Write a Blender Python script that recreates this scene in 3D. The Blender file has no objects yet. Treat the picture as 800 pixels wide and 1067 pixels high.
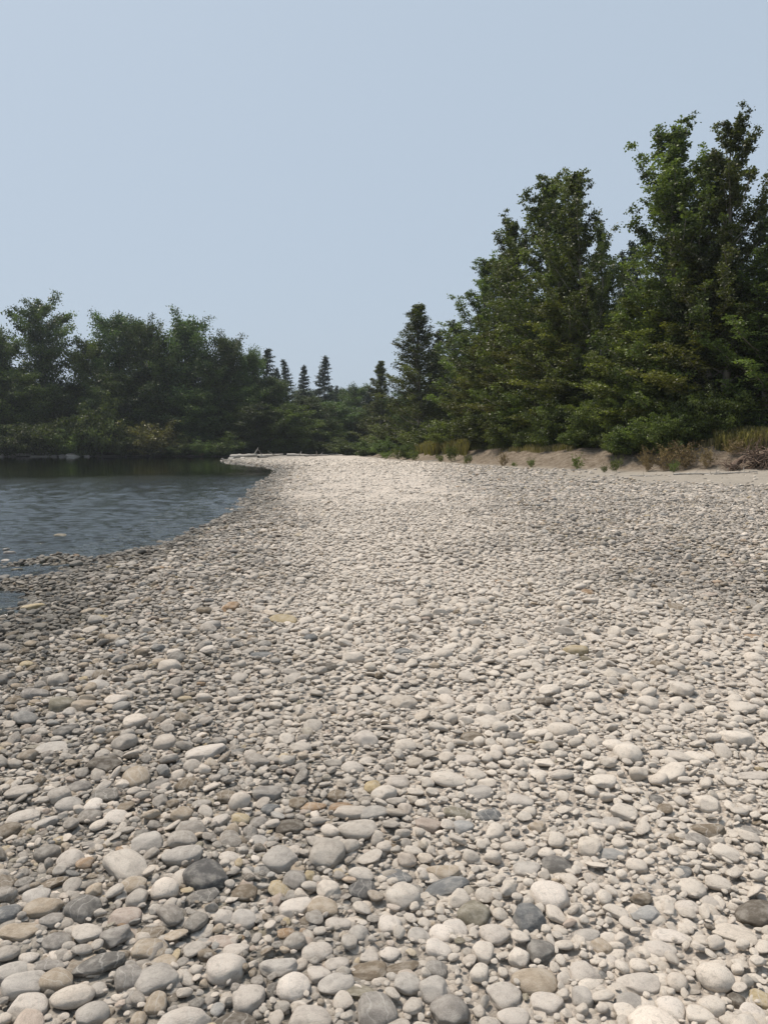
import bpy, math, random
import numpy as np
from mathutils import Vector, Matrix, Euler

scene = bpy.context.scene
COL = scene.collection
R = math.radians
rng = np.random.default_rng(7)
random.seed(7)

# ---------------------------------------------------------------- camera geometry
EYE = 1.5
PITCH = R(4.75)
F = 806.0          # focal length in photo pixels (photo 800 x 1067)
WATER_Z = -0.22

def ray(px, py):
    u = (px - 400) / F
    v = -(py - 533.5) / F
    c, s = math.cos(PITCH), math.sin(PITCH)
    return Vector((u, c + v * s, -s + v * c))

def on_plane(px, py, z=0.0):
    d = ray(px, py)
    t = (z - EYE) / d.z
    return Vector((d.x * t, d.y * t, z))

def project(x, y, z):
    c, s = math.cos(PITCH), math.sin(PITCH)
    dz = z - EYE
    depth = y * c - dz * s
    up = y * s + dz * c
    return 400 + F * x / depth, 533.5 - F * up / depth, depth

def z_at(py, dist):
    """height whose image row is py at forward distance dist"""
    d = ray(400, py)
    return EYE + d.z / d.y * dist

def x_at(px, dist):
    return (px - 400) / F * dist / math.cos(PITCH) * 1.0

# ---------------------------------------------------------------- numpy noise
def _hash(ix, iy, seed):
    n = (ix.astype(np.int64) * 374761393 + iy.astype(np.int64) * 668265263 + seed * 974711) & 0x7fffffff
    n = ((n ^ (n >> 13)) * 1274126177) & 0x7fffffff
    return ((n ^ (n >> 16)) & 0xffff) / 65535.0

def vnoise(x, y, seed=0):
    x = np.asarray(x, float); y = np.asarray(y, float)
    ix = np.floor(x); iy = np.floor(y)
    fx = x - ix; fy = y - iy
    fx = fx * fx * (3 - 2 * fx); fy = fy * fy * (3 - 2 * fy)
    a = _hash(ix, iy, seed); b = _hash(ix + 1, iy, seed)
    c = _hash(ix, iy + 1, seed); d = _hash(ix + 1, iy + 1, seed)
    return (a + (b - a) * fx) * (1 - fy) + (c + (d - c) * fx) * fy

def fbm(x, y, oct=4, seed=0):
    s = 0; a = 0.5; t = 0
    for k in range(oct):
        s = s + a * vnoise(x * 2 ** k + 17.3 * k, y * 2 ** k - 9.1 * k, seed + k); t += a; a *= 0.5
    return s / t

def sstep(a, b, x):
    t = np.clip((np.asarray(x, float) - a) / (b - a), 0, 1)
    return t * t * (3 - 2 * t)

# ---------------------------------------------------------------- terrain
EDGE = np.array([(-40, -14), (-10, -8.5), (2, -5.9), (5, -4.2), (6.5, -4.0), (7.5, -3.8), (8.3, -3.85), (8.9, -4.2), (9.8, -4.6), (11, -4.4), (12.6, -4.3), (14.6, -3.9), (18.5, -3.9),
                 (25.4, -4.7), (40, -6.3), (57, -7.8), (68, -9.8), (86, -17), (104, -21.5), (112, -23.5), (122, -24), (135, -27), (148, -27), (160, -27)], float)
BANK = np.array([(60, 18), (35, 28), (25, 32), (17.9, 36), (15.1, 38), (12.5, 42), (9.5, 48), (5.7, 66), (3.0, 80), (0, 105), (-3.5, 140), (-12, 172), (-40, 178)], float)

def far_shore(x):
    return 150 + 0.02 * (x + 50) + 2.5 * (fbm(x / 14.0, x * 0 + 3, 3, 5) - .5) + 40 * sstep(-24, -20, x)

def bank_t(x, y):
    """signed distance to the toe of the bank, positive behind it"""
    shp = np.shape(x)
    P = np.stack([np.ravel(x), np.ravel(y)], 1)
    best = np.full(len(P), 1e9); sg = np.ones(len(P))
    for i in range(len(BANK) - 1):
        a, b = BANK[i], BANK[i + 1]
        d = b - a; L = d @ d
        t = np.clip(((P - a) @ d) / L, 0, 1)
        q = a + t[:, None] * d
        r = P - q
        dist = np.hypot(r[:, 0], r[:, 1])
        cr = d[0] * r[:, 1] - d[1] * r[:, 0]
        m = dist < best - 1e-9
        best = np.where(m, dist, best); sg = np.where(m, np.sign(cr), sg)
    return (-sg * best).reshape(shp)

def terrain(x, y):
    x = np.asarray(x, float); y = np.asarray(y, float)
    wob = 0.5 * (fbm(x * .9, y * .5, 3, 11) - .5) * sstep(4, 9, y)
    s = x - np.interp(y, EDGE[:, 0], EDGE[:, 1]) + wob
    s = np.where(y > 118, np.minimum(s + 40, s) , s)
    sf = y - far_shore(x)                         # far side land
    land = np.maximum(s * np.where(y < 60, 1, .6), sf * 0.8)
    beach = np.where(land > 0, 0.24 * (1 - np.exp(-land / 2.3)), np.maximum(land * .15 - .03 * np.minimum(1, -land * 3), -1.2))
    z = WATER_Z - .02 + beach
    onl = sstep(0, 3, land)
    z = z + onl * 0.22 * sstep(12, 42, y) * sstep(-8, 6, x) * (1 - sstep(60, 110, y)) 
    z = z + onl * 0.40 * sstep(11, 22, x) * sstep(14, 36, y) * (1 - sstep(60, 80, y))
    z = z + onl * 0.02
    z = z + (fbm(x * .35, y * .35, 4, 3) - .5) * 0.10 * sstep(-1, 2, land)
    z = z + (fbm(x * 1.7, y * 1.7, 3, 8) - .5) * 0.09 * sstep(-3, -.5, land)
    for bx, by, br, bh in ((-5.35, 11.5, .45, .16), (-5.0, 11.9, .35, .14), (-5.75, 11.2, .3, .13), (-3.5, 15.6, .5, .05), (-4.75, 9.6, .3, .10)):
        z = z + bh * np.exp(-(((x - bx) / br / 1.5) ** 2 + ((y - by) / br) ** 2))
    # the sandy bank
    t = bank_t(x, y)
    tn = t + 1.2 * (fbm(x * .8, y * .8, 4, 21) - .5) * sstep(-2, 3, t)
    gul = 0.22 * (fbm(x * 1.3, y * 1.3, 4, 31) - .5)
    prof = 1.25 * sstep(-.3, 3.6, tn) + 0.35 * sstep(3, 12, t)
    z = z + (prof + gul * sstep(-.3, 1.2, tn) * (1 - .7 * sstep(3, 5, tn))) * sstep(-1, 1, land)
    # far land climbs a little under the woods
    z = z + 1.6 * sstep(1.5, 22, sf) * sstep(40, 60, y) * (1 - sstep(-20, 0, t) * (x > -20))
    z = z + 6 * sstep(60, 500, t) + 10 * sstep(60, 500, sf)
    return z

def tz(x, y):
    return float(terrain(np.array([x]), np.array([y]))[0])

def dust(x, y):
    """chalky dried silt that coats the stones on the higher middle strip of the bar"""
    cx = np.interp(y, [1.5, 2.6, 4, 6, 12, 25, 45, 90], [1.1, 1.0, .85, .55, .15, -.6, -1.6, -2.5])
    w = np.interp(y, [1.5, 2.6, 4, 6, 12, 25, 45, 90], [1.5, 1.45, 1.65, 2.15, 2.5, 3.8, 5.8, 14])
    d = (x - cx) / w
    n = (fbm(x * 1.1, y * .7, 4, 44) - .5) * 1.5
    d2 = np.where(d > 0, d * np.interp(y, [4, 10, 20], [.55, .8, .95]), d)
    return np.interp(y, [35, 55], [1, .82]) * np.clip(1.15 - d2 ** 2 * 1.05 + n * 1.0, 0, 1)

# ---------------------------------------------------------------- helpers
def link(o, parent=None):
    COL.objects.link(o)
    if parent is not None:
        o.parent = parent
    return o

def mesh_from(name, verts, faces, mats=(), smooth=False):
    me = bpy.data.meshes.new(name)
    verts = np.asarray(verts, np.float32)
    if isinstance(faces, np.ndarray):
        n, k = faces.shape
        me.vertices.add(len(verts)); me.vertices.foreach_set('co', verts.ravel())
        me.loops.add(n * k); me.loops.foreach_set('vertex_index', faces.astype(np.int32).ravel())
        me.polygons.add(n)
        me.polygons.foreach_set('loop_start', np.arange(0, n * k, k, dtype=np.int32))
        me.polygons.foreach_set('loop_total', np.full(n, k, np.int32))
        me.update(calc_edges=True)
    else:
        me.from_pydata(verts.tolist(), [], faces); me.update()
    for m in mats:
        me.materials.append(m)
    if smooth:
        me.polygons.foreach_set('use_smooth', np.ones(len(me.polygons), bool))
    return me

def tag(o, label=None, cat=None, group=None, kind=None):
    if label: o['label'] = label
    if cat: o['category'] = cat
    if group: o['group'] = group
    if kind: o['kind'] = kind
    return o

def empty(name, loc, rz=0, s=1):
    o = bpy.data.objects.new(name, None)
    o.empty_display_size = .3
    o.location = loc; o.rotation_euler = (0, 0, rz)
    o.scale = (s, s, s) if not hasattr(s, '__len__') else s
    return link(o)

class NT:
    def __init__(self, name):
        self.m = bpy.data.materials.new(name); self.m.use_nodes = True
        self.t = self.m.node_tree; self.t.nodes.clear()
        self.out = self.t.nodes.new('ShaderNodeOutputMaterial')
    def n(self, typ, **kw):
        nd = self.t.nodes.new(typ)
        ins = kw.pop('ins', {})
        for k, v in kw.items(): setattr(nd, k, v)
        for k, v in ins.items():
            if isinstance(v, bpy.types.NodeSocket): self.t.links.new(v, nd.inputs[k])
            else: nd.inputs[k].default_value = v
        return nd
    def l(self, a, b): self.t.links.new(a, b)
    def ramp(self, fac, stops, interp='LINEAR'):
        r = self.n('ShaderNodeValToRGB'); r.color_ramp.interpolation = interp
        while len(r.color_ramp.elements) < len(stops): r.color_ramp.elements.new(.5)
        for e, (p, c) in zip(r.color_ramp.elements, stops):
            e.position = p; e.color = (*c, 1) if len(c) == 3 else c
        self.l(fac, r.inputs[0]); return r.outputs[0]
    def mix(self, f, a, b, mode='MIX'):
        nd = self.t.nodes.new('ShaderNodeMix'); nd.data_type = 'RGBA'; nd.blend_type = mode
        for s, v in ((nd.inputs[0], f), (nd.inputs[6], a), (nd.inputs[7], b)):
            if isinstance(v, bpy.types.NodeSocket): self.l(v, s)
            elif hasattr(v, '__len__'): s.default_value = (*v, 1) if len(v) == 3 else v
            else: s.default_value = v
        return nd.outputs[2]
    def math(self, op, a, b=0.0, c=0.0):
        nd = self.t.nodes.new('ShaderNodeMath'); nd.operation = op
        for s, v in zip(nd.inputs, (a, b, c)):
            if isinstance(v, bpy.types.NodeSocket): self.l(v, s)
            else: s.default_value = v
        return nd.outputs[0]

def setin(nd, **kw):
    for k, v in kw.items():
        nd.inputs[k.replace('_', ' ')].default_value = v

# ---------------------------------------------------------------- materials
def stone_material(name, src):
    T = NT(name)
    if src == 'instancer':
        c = T.n('ShaderNodeAttribute', attribute_type='INSTANCER', attribute_name='col').outputs['Color']
        w = T.n('ShaderNodeAttribute', attribute_type='INSTANCER', attribute_name='wet').outputs['Fac']
        rnd = T.n('ShaderNodeAttribute', attribute_type='INSTANCER', attribute_name='rnd').outputs['Fac']
    else:
        oi = T.n('ShaderNodeObjectInfo'); c = oi.outputs['Color']
        w = T.n('ShaderNodeValue').outputs[0]; w.default_value = 0
        rnd = oi.outputs['Random']
    tc = T.n('ShaderNodeTexCoord').outputs['Object']
    off = T.n('ShaderNodeVectorMath', operation='MULTIPLY_ADD')
    comb = T.n('ShaderNodeCombineXYZ', ins={0: rnd, 1: rnd, 2: rnd}).outputs[0]
    T.l(comb, off.inputs[0]); off.inputs[1].default_value = (37, 91, 53); T.l(tc, off.inputs[2])
    p = off.outputs[0]
    n1 = T.n('ShaderNodeTexNoise', ins={'Vector': p, 'Scale': 1.6, 'Detail': 6.0, 'Roughness': .65}).outputs['Fac']
    n2 = T.n('ShaderNodeTexNoise', ins={'Vector': p, 'Scale': 14.0, 'Detail': 4.0, 'Roughness': .7}).outputs['Fac']
    n3 = T.n('ShaderNodeTexNoise', ins={'Vector': p, 'Scale': 45.0, 'Detail': 2.0, 'Roughness': .7}).outputs['Fac']
    f = T.math('MULTIPLY_ADD', n1, 1.1, .45)
    f = T.math('MULTIPLY', f, T.math('MULTIPLY_ADD', n2, .8, .60))
    f = T.math('MULTIPLY', f, T.math('MULTIPLY_ADD', n3, 1.0, .56))
    base = T.mix(1.0, c, T.n('ShaderNodeCombineColor', ins={0: f, 1: f, 2: f}).outputs[0], 'MULTIPLY')
    # dried silt caught in patches
    patch = T.ramp(n1, [(.46, (0, 0, 0)), (.62, (1, 1, 1))])
    base = T.mix(T.math('MULTIPLY', patch, .38), base, (.47, .44, .39))
    stain = T.ramp(T.n('ShaderNodeTexNoise', ins={'Vector': p, 'Scale': 2.7, 'Detail': 5.0, 'Roughness': .6, 'Distortion': .6}).outputs['Fac'],
                   [(.55, (0, 0, 0)), (.66, (1, 1, 1))])
    base = T.mix(T.math('MULTIPLY', stain, .3), base, (.16, .14, .11))
    vn = T.n('ShaderNodeTexWave', ins={'Vector': p, 'Scale': .55, 'Distortion': 7.0, 'Detail': 3.0, 'Detail Scale': 1.2}).outputs['Fac']
    vein = T.ramp(vn, [(.955, (0, 0, 0)), (.99, (1, 1, 1))])
    base = T.mix(T.math('MULTIPLY', vein, T.math('MULTIPLY', T.math('GREATER_THAN', T.math('FRACT', T.math('MULTIPLY', rnd, 7.3)), .62), .4)), base, (.56, .53, .48))
    dark = T.mix(w, base, T.mix(1.0, base, (.40, .40, .38), 'MULTIPLY'))
    rough = T.math('MULTIPLY_ADD', w, -.55, .9)
    hgt = T.math('ADD', T.math('MULTIPLY', n2, .7), T.math('MULTIPLY', n3, .3))
    bmp = T.n('ShaderNodeBump', ins={'Height': hgt, 'Strength': .55, 'Distance': .12})
    b = T.n('ShaderNodeBsdfPrincipled', ins={'Base Color': dark, 'Roughness': rough, 'Normal': bmp.outputs[0]})
    b.inputs['Specular IOR Level'].default_value = .3
    T.l(b.outputs[0], T.out.inputs[0])
    return T.m

def foliage_material(name, c_dark, c_light, trans=.35):
    T = NT(name)
    v = T.n('ShaderNodeAttribute', attribute_name='v').outputs['Fac']
    oi = T.n('ShaderNodeObjectInfo').outputs['Random']
    col = T.ramp(v, [(0, c_dark), (.75, c_light), (1, tuple(x * 1.35 for x in c_light))])
    hs = T.n('ShaderNodeHueSaturation', ins={'Color': col, 'Hue': T.math('MULTIPLY_ADD', oi, .032, .474),
                                            'Value': T.math('MULTIPLY_ADD', oi, .65, .70), 'Saturation': .95}).outputs[0]
    d = T.n('ShaderNodeBsdfPrincipled', ins={'Base Color': hs, 'Roughness': .5})
    d.inputs['Specular IOR Level'].default_value = .35
    t = T.n('ShaderNodeBsdfTranslucent', ins={'Color': T.mix(1.0, hs, (1.25, 1.35, .6), 'MULTIPLY')})
    m = T.n('ShaderNodeMixShader', ins={0: trans, 1: d.outputs[0], 2: t.outputs[0]})
    T.l(m.outputs[0], T.out.inputs[0]); return T.m

def bark_material(name, ca, cb, scale=6):
    T = NT(name)
    tc = T.n('ShaderNodeTexCoord').outputs['Object']
    mp = T.n('ShaderNodeMapping', ins={'Vector': tc, 'Scale': (1, 1, .2)}).outputs[0]
    n = T.n('ShaderNodeTexNoise', ins={'Vector': mp, 'Scale': float(scale), 'Detail': 6.0, 'Roughness': .7}).outputs['Fac']
    col = T.ramp(n, [(.3, ca), (.7, cb)])
    bm = T.n('ShaderNodeBump', ins={'Height': n, 'Strength': .7, 'Distance': .03})
    b = T.n('ShaderNodeBsdfPrincipled', ins={'Base Color': col, 'Roughness': .9, 'Normal': bm.outputs[0]})
    T.l(b.outputs[0], T.out.inputs[0]); return T.m

M = {}
M['stone'] = stone_material('river_stone', 'object')
M['gravel'] = stone_material('river_gravel', 'instancer')
M['cotton'] = foliage_material('cottonwood_leaf', (.030, .046, .011), (.098, .134, .029))
M['cottonb'] = foliage_material('cottonwood_leaf_yellower', (.038, .046, .009), (.112, .128, .024))
M['wood'] = foliage_material('woodland_leaf', (.021, .039, .011), (.070, .112, .027), .3)
M['woodb'] = foliage_material('woodland_leaf_light', (.030, .050, .010), (.085, .125, .024), .35)
M['needle'] = foliage_material('conifer_needle', (.014, .026, .018), (.036, .058, .036), .15)
M['willow'] = foliage_material('willow_leaf', (.05, .075, .020), (.13, .17, .045), .4)
M['yellow'] = foliage_material('yellowing_leaf', (.05, .047, .014), (.115, .105, .03), .3)
M['rust'] = foliage_material('dry_leaf', (.09, .06, .028), (.20, .145, .07), .25)
M['dryg'] = foliage_material('dry_grass_blade', (.13, .11, .045), (.28, .24, .11), .3)
M['yg'] = foliage_material('yellow_green_blade', (.10, .10, .03), (.24, .22, .07), .35)
M['fwillow'] = foliage_material('shore_willow_leaf', (.032, .050, .013), (.080, .118, .028), .35)
M['greeng'] = foliage_material('green_grass_blade', (.05, .07, .02), (.12, .14, .045), .3)
M['bark'] = bark_material('bark', (.07, .06, .05), (.16, .145, .12))
M['palebark'] = bark_material('pale_bark', (.14, .125, .10), (.28, .26, .22))
M['drift'] = bark_material('weathered_driftwood', (.20, .18, .155), (.46, .43, .38), 9)
M['root'] = bark_material('brown_root', (.07, .045, .032), (.20, .14, .10), 9)

def ground_material():
    T = NT('river_bar_ground')
    w = T.n('ShaderNodeAttribute', attribute_name='zone')
    sep = T.n('ShaderNodeSeparateColor', ins={0: w.outputs['Color']})
    sand, bank, forest = sep.outputs[0], sep.outputs[1], sep.outputs[2]
    w2 = T.n('ShaderNodeAttribute', attribute_name='zoneb')
    sep2 = T.n('ShaderNodeSeparateColor', ins={0: w2.outputs['Color']})
    bed, dst, wet = sep2.outputs[0], sep2.outputs[1], sep2.outputs[2]
    pos = T.n('ShaderNodeNewGeometry').outputs['Position']
    def noise(s, d=5.0, r=.6):
        return T.n('ShaderNodeTexNoise', ins={'Vector': pos, 'Scale': s, 'Detail': d, 'Roughness': r}).outputs['Fac']
    nb = noise(.6); nm = noise(5.0); nf = noise(60.0, 4.0, .75); nw = noise(1.7, 6.0, .7)
    # gravel: cells of many small stones
    vo = T.n('ShaderNodeTexVoronoi', ins={'Vector': pos, 'Scale': 34.0, 'Randomness': 1.0})
    vo2 = T.n('ShaderNodeTexVoronoi', ins={'Vector': pos, 'Scale': 10.0, 'Randomness': 1.0})
    cellc = T.n('ShaderNodeSeparateColor', ins={0: vo.outputs['Color']}).outputs[0]
    cellb = T.n('ShaderNodeSeparateColor', ins={0: vo2.outputs['Color']}).outputs[0]
    g = T.ramp(T.math('MULTIPLY_ADD', cellc, .5, T.math('MULTIPLY', cellb, .5)), [(0, (.12, .11, .09)), (.5, (.27, .25, .22)), (1, (.42, .39, .34))])
    g = T.mix(T.math('MULTIPLY', dst, .97), g, T.mix(nm, (.44, .39, .335), (.60, .535, .465)))
    sandc = T.ramp(T.math('MULTIPLY_ADD', nf, .45, T.math('MULTIPLY', nw, .55)), [(.3, (.24, .215, .18)), (.7, (.38, .345, .295))])
    bankc = T.ramp(T.math('MULTIPLY_ADD', nf, .25, T.math('MULTIPLY_ADD', nw, .4, T.math('MULTIPLY', nm, .35))), [(.38, (.085, .064, .044)), (.5, (.175, .142, .106)), (.63, (.30, .255, .20))])
    forc = T.ramp(nw, [(.35, (.035, .035, .018)), (.65, (.10, .085, .045))])
    bedc = T.ramp(nm, [(.35, (.035, .038, .022)), (.65, (.12, .115, .075))])
    c = T.mix(sand, g, sandc)
    c = T.mix(bank, c, bankc)
    c = T.mix(forest, c, forc)
    c = T.mix(bed, c, bedc)
    c = T.mix(T.math('MULTIPLY', wet, .6), c, T.mix(1.0, c, (.35, .34, .31), 'MULTIPLY'))
    h = T.math('MULTIPLY', T.math('SUBTRACT', 1.0, vo.outputs['Distance']), T.math('SUBTRACT', 1.0, sand))
    h = T.math('ADD', h, T.math('MULTIPLY', nf, .9)); h = T.math('ADD', h, T.math('MULTIPLY', nw, 1.5))
    bm = T.n('ShaderNodeBump', ins={'Height': T.math('ADD', h, T.math('MULTIPLY', T.math('MULTIPLY', nm, bank), 5.0)), 'Strength': .9, 'Distance': .035})
    b = T.n('ShaderNodeBsdfPrincipled', ins={'Base Color': c, 'Roughness': .95, 'Normal': bm.outputs[0]})
    b.inputs['Specular IOR Level'].default_value = .15
    T.l(b.outputs[0], T.out.inputs[0]); return T.m

def water_material():
    T = NT('river_water')
    pos = T.n('ShaderNodeNewGeometry').outputs['Position']
    ag = T.n('ShaderNodeAttribute', attribute_name='rough').outputs['Fac']
    mp = T.n('ShaderNodeMapping', ins={'Vector': pos, 'Rotation': (0, 0, .3), 'Scale': (1, 1.6, 1)}).outputs[0]
    n = T.n('ShaderNodeTexNoise', ins={'Vector': mp, 'Scale': 9.0, 'Detail': 4.0, 'Roughness': .6, 'Distortion': .5}).outputs['Fac']
    bm = T.n('ShaderNodeBump', ins={'Height': n, 'Strength': ag, 'Distance': .02})
    fr = T.n('ShaderNodeFresnel', ins={'IOR': 1.33, 'Normal': bm.outputs[0]}).outputs[0]
    gl = T.n('ShaderNodeBsdfGlossy', ins={'Color': (.93, .95, .96, 1), 'Roughness': T.math('MULTIPLY_ADD', ag, .2, .02), 'Normal': bm.outputs[0]})
    tr = T.n('ShaderNodeBsdfTransparent', ins={'Color': (.42, .47, .42, 1)})
    m = T.n('ShaderNodeMixShader', ins={0: fr, 1: tr.outputs[0], 2: gl.outputs[0]})
    T.l(m.outputs[0], T.out.inputs[0]); return T.m
M['ground'] = ground_material(); M['water'] = water_material()

# ---------------------------------------------------------------- ground sheet (polar grid round the camera)
def geo_rows(a, b, q):
    r = [a]
    while r[-1] < b: r.append(r[-1] * q + .004)
    return np.array(r)
rows = geo_rows(.25, 5000, 1.0125)
front = np.linspace(-52, 46, 560)
back = np.linspace(46, 308, 60)[1:-1]
ang = np.concatenate([front, back])
A, D = np.meshgrid(np.radians(ang), rows)
X = np.sin(A) * D; Y = np.cos(A) * D
Z = terrain(X, Y)
nr, nc = X.shape
V = np.stack([X.ravel(), Y.ravel(), Z.ravel()], 1)
i = np.arange(nr - 1)[:, None] * nc; j = np.arange(nc)[None, :]; j2 = (j + 1) % nc
fc = np.stack([i + j, i + nc + j, i + nc + j2, i + j2], -1).reshape(-1, 4)
# centre cap
V = np.vstack([V, [[0, 0, tz(0, 0)]]]); 
gm = mesh_from('ground', V, fc, [M['ground']], True)
def zones(x, y, z):
    t = bank_t(x, y)
    n = (fbm(x * .5, y * .5, 4, 61) - .5)
    s = x - np.interp(y, EDGE[:, 0], EDGE[:, 1])
    sf = y - far_shore(x)
    sand = sstep(-12, -7.0, t + n * 5.0) * sstep(4, 11, x + n * 6)*(1-sstep(60, 80, y))
    sand = np.maximum(sand, sstep(-2.2, -.8, t + n * 1.6)) * (1 - sstep(140, 150, y))
    bank = sstep(-.6, .5, t + n) * (1 - sstep(140, 150, y))
    forest = np.maximum(sstep(2.9, 4.4, t + n * 2.4) * (1 - (x < -25)), sstep(2.5, 6, sf + n * 6) * (y > 40))
    bed = 1 - sstep(WATER_Z - .10, WATER_Z - .01, z)
    bed = np.where((t > 0) | (sf > 3), 0, bed)
    wet = (1 - sstep(WATER_Z + .01, WATER_Z + .09, z)) * (t < -1)
    return np.clip(sand, 0, 1), np.clip(bank, 0, 1), np.clip(forest, 0, 1), bed, dust(x, y), wet
zz = zones(V[:, 0], V[:, 1], V[:, 2])
for nm, tri in (('zone', zz[:3]), ('zoneb', zz[3:])):
    a = gm.attributes.new(nm, 'FLOAT_COLOR', 'POINT')
    a.data.foreach_set('color', np.stack([*tri, np.ones(len(V))], 1).astype(np.float32).ravel())
tag(link(bpy.data.objects.new('ground', gm)), kind='structure')

# ---------------------------------------------------------------- water
rows = geo_rows(2.5, 420, 1.0036)
colsx = np.linspace(-1.7, .10, 460)
U, D = np.meshgrid(colsx, rows)
WX = U * D; WY = D + 0 * U
h = np.zeros_like(WX)
wr = np.random.default_rng(3)
calm = 1 - sstep(42, 56, WY + 13 * (fbm(WX * .15, WY * .08, 3, 2) - .5))
patch = .55 + .9 * fbm(WX * .22, WY * .16, 3, 9)
for k in range(110):
    lam = .10 * (10 ** (wr.random() * .8)); th = wr.normal(1.7, .5)
    kx, ky = math.cos(th) * 2 * math.pi / lam, math.sin(th) * 2 * math.pi / lam
    amp = .00105 * (lam / .3) ** .72
    samp = np.clip((lam / (D * .0040 + 1e-6) - 2.2) / 2, 0, 1)
    h += amp * np.sin(kx * WX + ky * WY + wr.random() * 6.28 + 1.2 * np.sin(.31 * WX + .23 * WY + k)) * samp
h *= patch * (.06 + .94 * calm) * 1.1
nr, nc = WX.shape
V = np.stack([WX.ravel(), WY.ravel(), (WATER_Z + h).ravel()], 1)
i = np.arange(nr - 1)[:, None] * nc; j = np.arange(nc - 1)[None, :]
fc = np.stack([i + j, i + j + 1, i + nc + j + 1, i + nc + j], -1).reshape(-1, 4)
# keep only cells near or over water
cx = V[fc].mean(1)
keep = terrain(cx[:, 0], cx[:, 1]) < WATER_Z + .1
fc = fc[keep]
used = np.unique(fc); remap = np.zeros(len(V), int); remap[used] = np.arange(len(used))
rg = (.38 * calm + .05).ravel()[used]
wm = mesh_from('river', V[used], remap[fc], [M['water']], True)
a = wm.attributes.new('rough', 'FLOAT', 'POINT'); a.data.foreach_set('value', rg.astype(np.float32))
tag(link(bpy.data.objects.new('river_water', wm)), kind='structure')

# ---------------------------------------------------------------- stones
def ico(sub):
    import bmesh
    bm = bmesh.new(); bmesh.ops.create_icosphere(bm, subdivisions=sub, radius=1)
    v = np.array([x.co[:] for x in bm.verts]); f = np.array([[q.index for q in p.verts] for p in bm.faces]); bm.free()
    return v, f
def n3(v, fr, seed):
    r = np.random.default_rng(seed); s = 0
    for k in range(6):
        d = r.normal(size=3); d /= np.linalg.norm(d)
        s = s + np.sin(v @ d * fr * (1 + .4 * r.random()) + r.random() * 6.28)
    return s / 6
def stone_mesh(name, seed, sub, angular, mat):
    v, f = ico(sub)
    r = np.random.default_rng(seed)
    p = 1.9 + 1.3 * r.random()                    # superellipsoid
    q = (np.abs(v) ** p).sum(1) ** (-1 / p); v = v * q[:, None]
    for k in range(int(3 + angular * 9)):
        d = r.normal(size=3); d[2] *= .8; d /= np.linalg.norm(d)
        lim = 1.0 - (.07 + angular * .26) * (r.random() + .25)
        e = v @ d - lim
        soft = .12 * (1 - angular) + .015
        e2 = np.where(e > -soft, (e + soft) ** 2 / (4 * soft), 0); e2 = np.where(e > soft, e, e2)
        v = v - e2[:, None] * d
    v = v * (1 + .13 * n3(v, 2.0, seed)[:, None] + .055 * n3(v, 4.5, seed + 9)[:, None] + (.016 + .028 * angular) * n3(v, 12, seed + 5)[:, None])
    v[:, 0] *= 1 + .22 * (r.random() - .5) * 2 * v[:, 1]; v[:, 2] *= 1 + .3 * (r.random() - .5) * 2 * v[:, 0]     # egg / pear asymmetry
    v /= np.abs(v).max(0)
    return mesh_from(name, v, f, [mat], True)

hero_mesh = [stone_mesh('cobble', 100 + k, 4, a, M['stone']) for k, a in
             enumerate([.05, .12, .2, .28, .08, .2, .3, .4, .12, .25, .35, .2, .6, .75, .9, 1.0])]
NPROTO = 22
protos = []
pc = bpy.data.collections.new('gravel_kinds')
for k in range(NPROTO):
    ang_ = [.2, .4, .6, .7, .9, .3, .5, .8, 1.0, .25, .65][k % 11]
    me = stone_mesh('gravel_stone', 300 + k, 3 if k < 11 else 2, ang_, M['gravel'])
    o = bpy.data.objects.new('gravel_kind_%02d' % k, me); pc.objects.link(o)

COLS = {'white': (.655, .59, .52), 'pale': (.545, .49, .43), 'lgrey': (.435, .40, .358), 'grey': (.275, .252, .226), 'dgrey': (.18, .168, .152),
        'char': (.125, .12, .114), 'brown': (.20, .16, .115), 'dbrown': (.135, .115, .092), 'tan': (.40, .33, .25), 'orange': (.33, .225, .14),
        'yellow': (.42, .34, .21), 'slate': (.175, .177, .175), 'olive': (.24, .215, .162), 'pink': (.42, .345, .29), 'bluish': (.365, .357, .34)}
WORD = {'white': 'chalky white', 'pale': 'pale', 'lgrey': 'light grey', 'grey': 'mid grey', 'dgrey': 'dark grey', 'char': 'charcoal', 'brown': 'brown',
        'dbrown': 'dark brown', 'tan': 'tan', 'orange': 'rusty orange', 'yellow': 'yellowish', 'slate': 'slate blue', 'olive': 'olive', 'pink': 'pinkish', 'bluish': 'bluish grey'}
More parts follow.
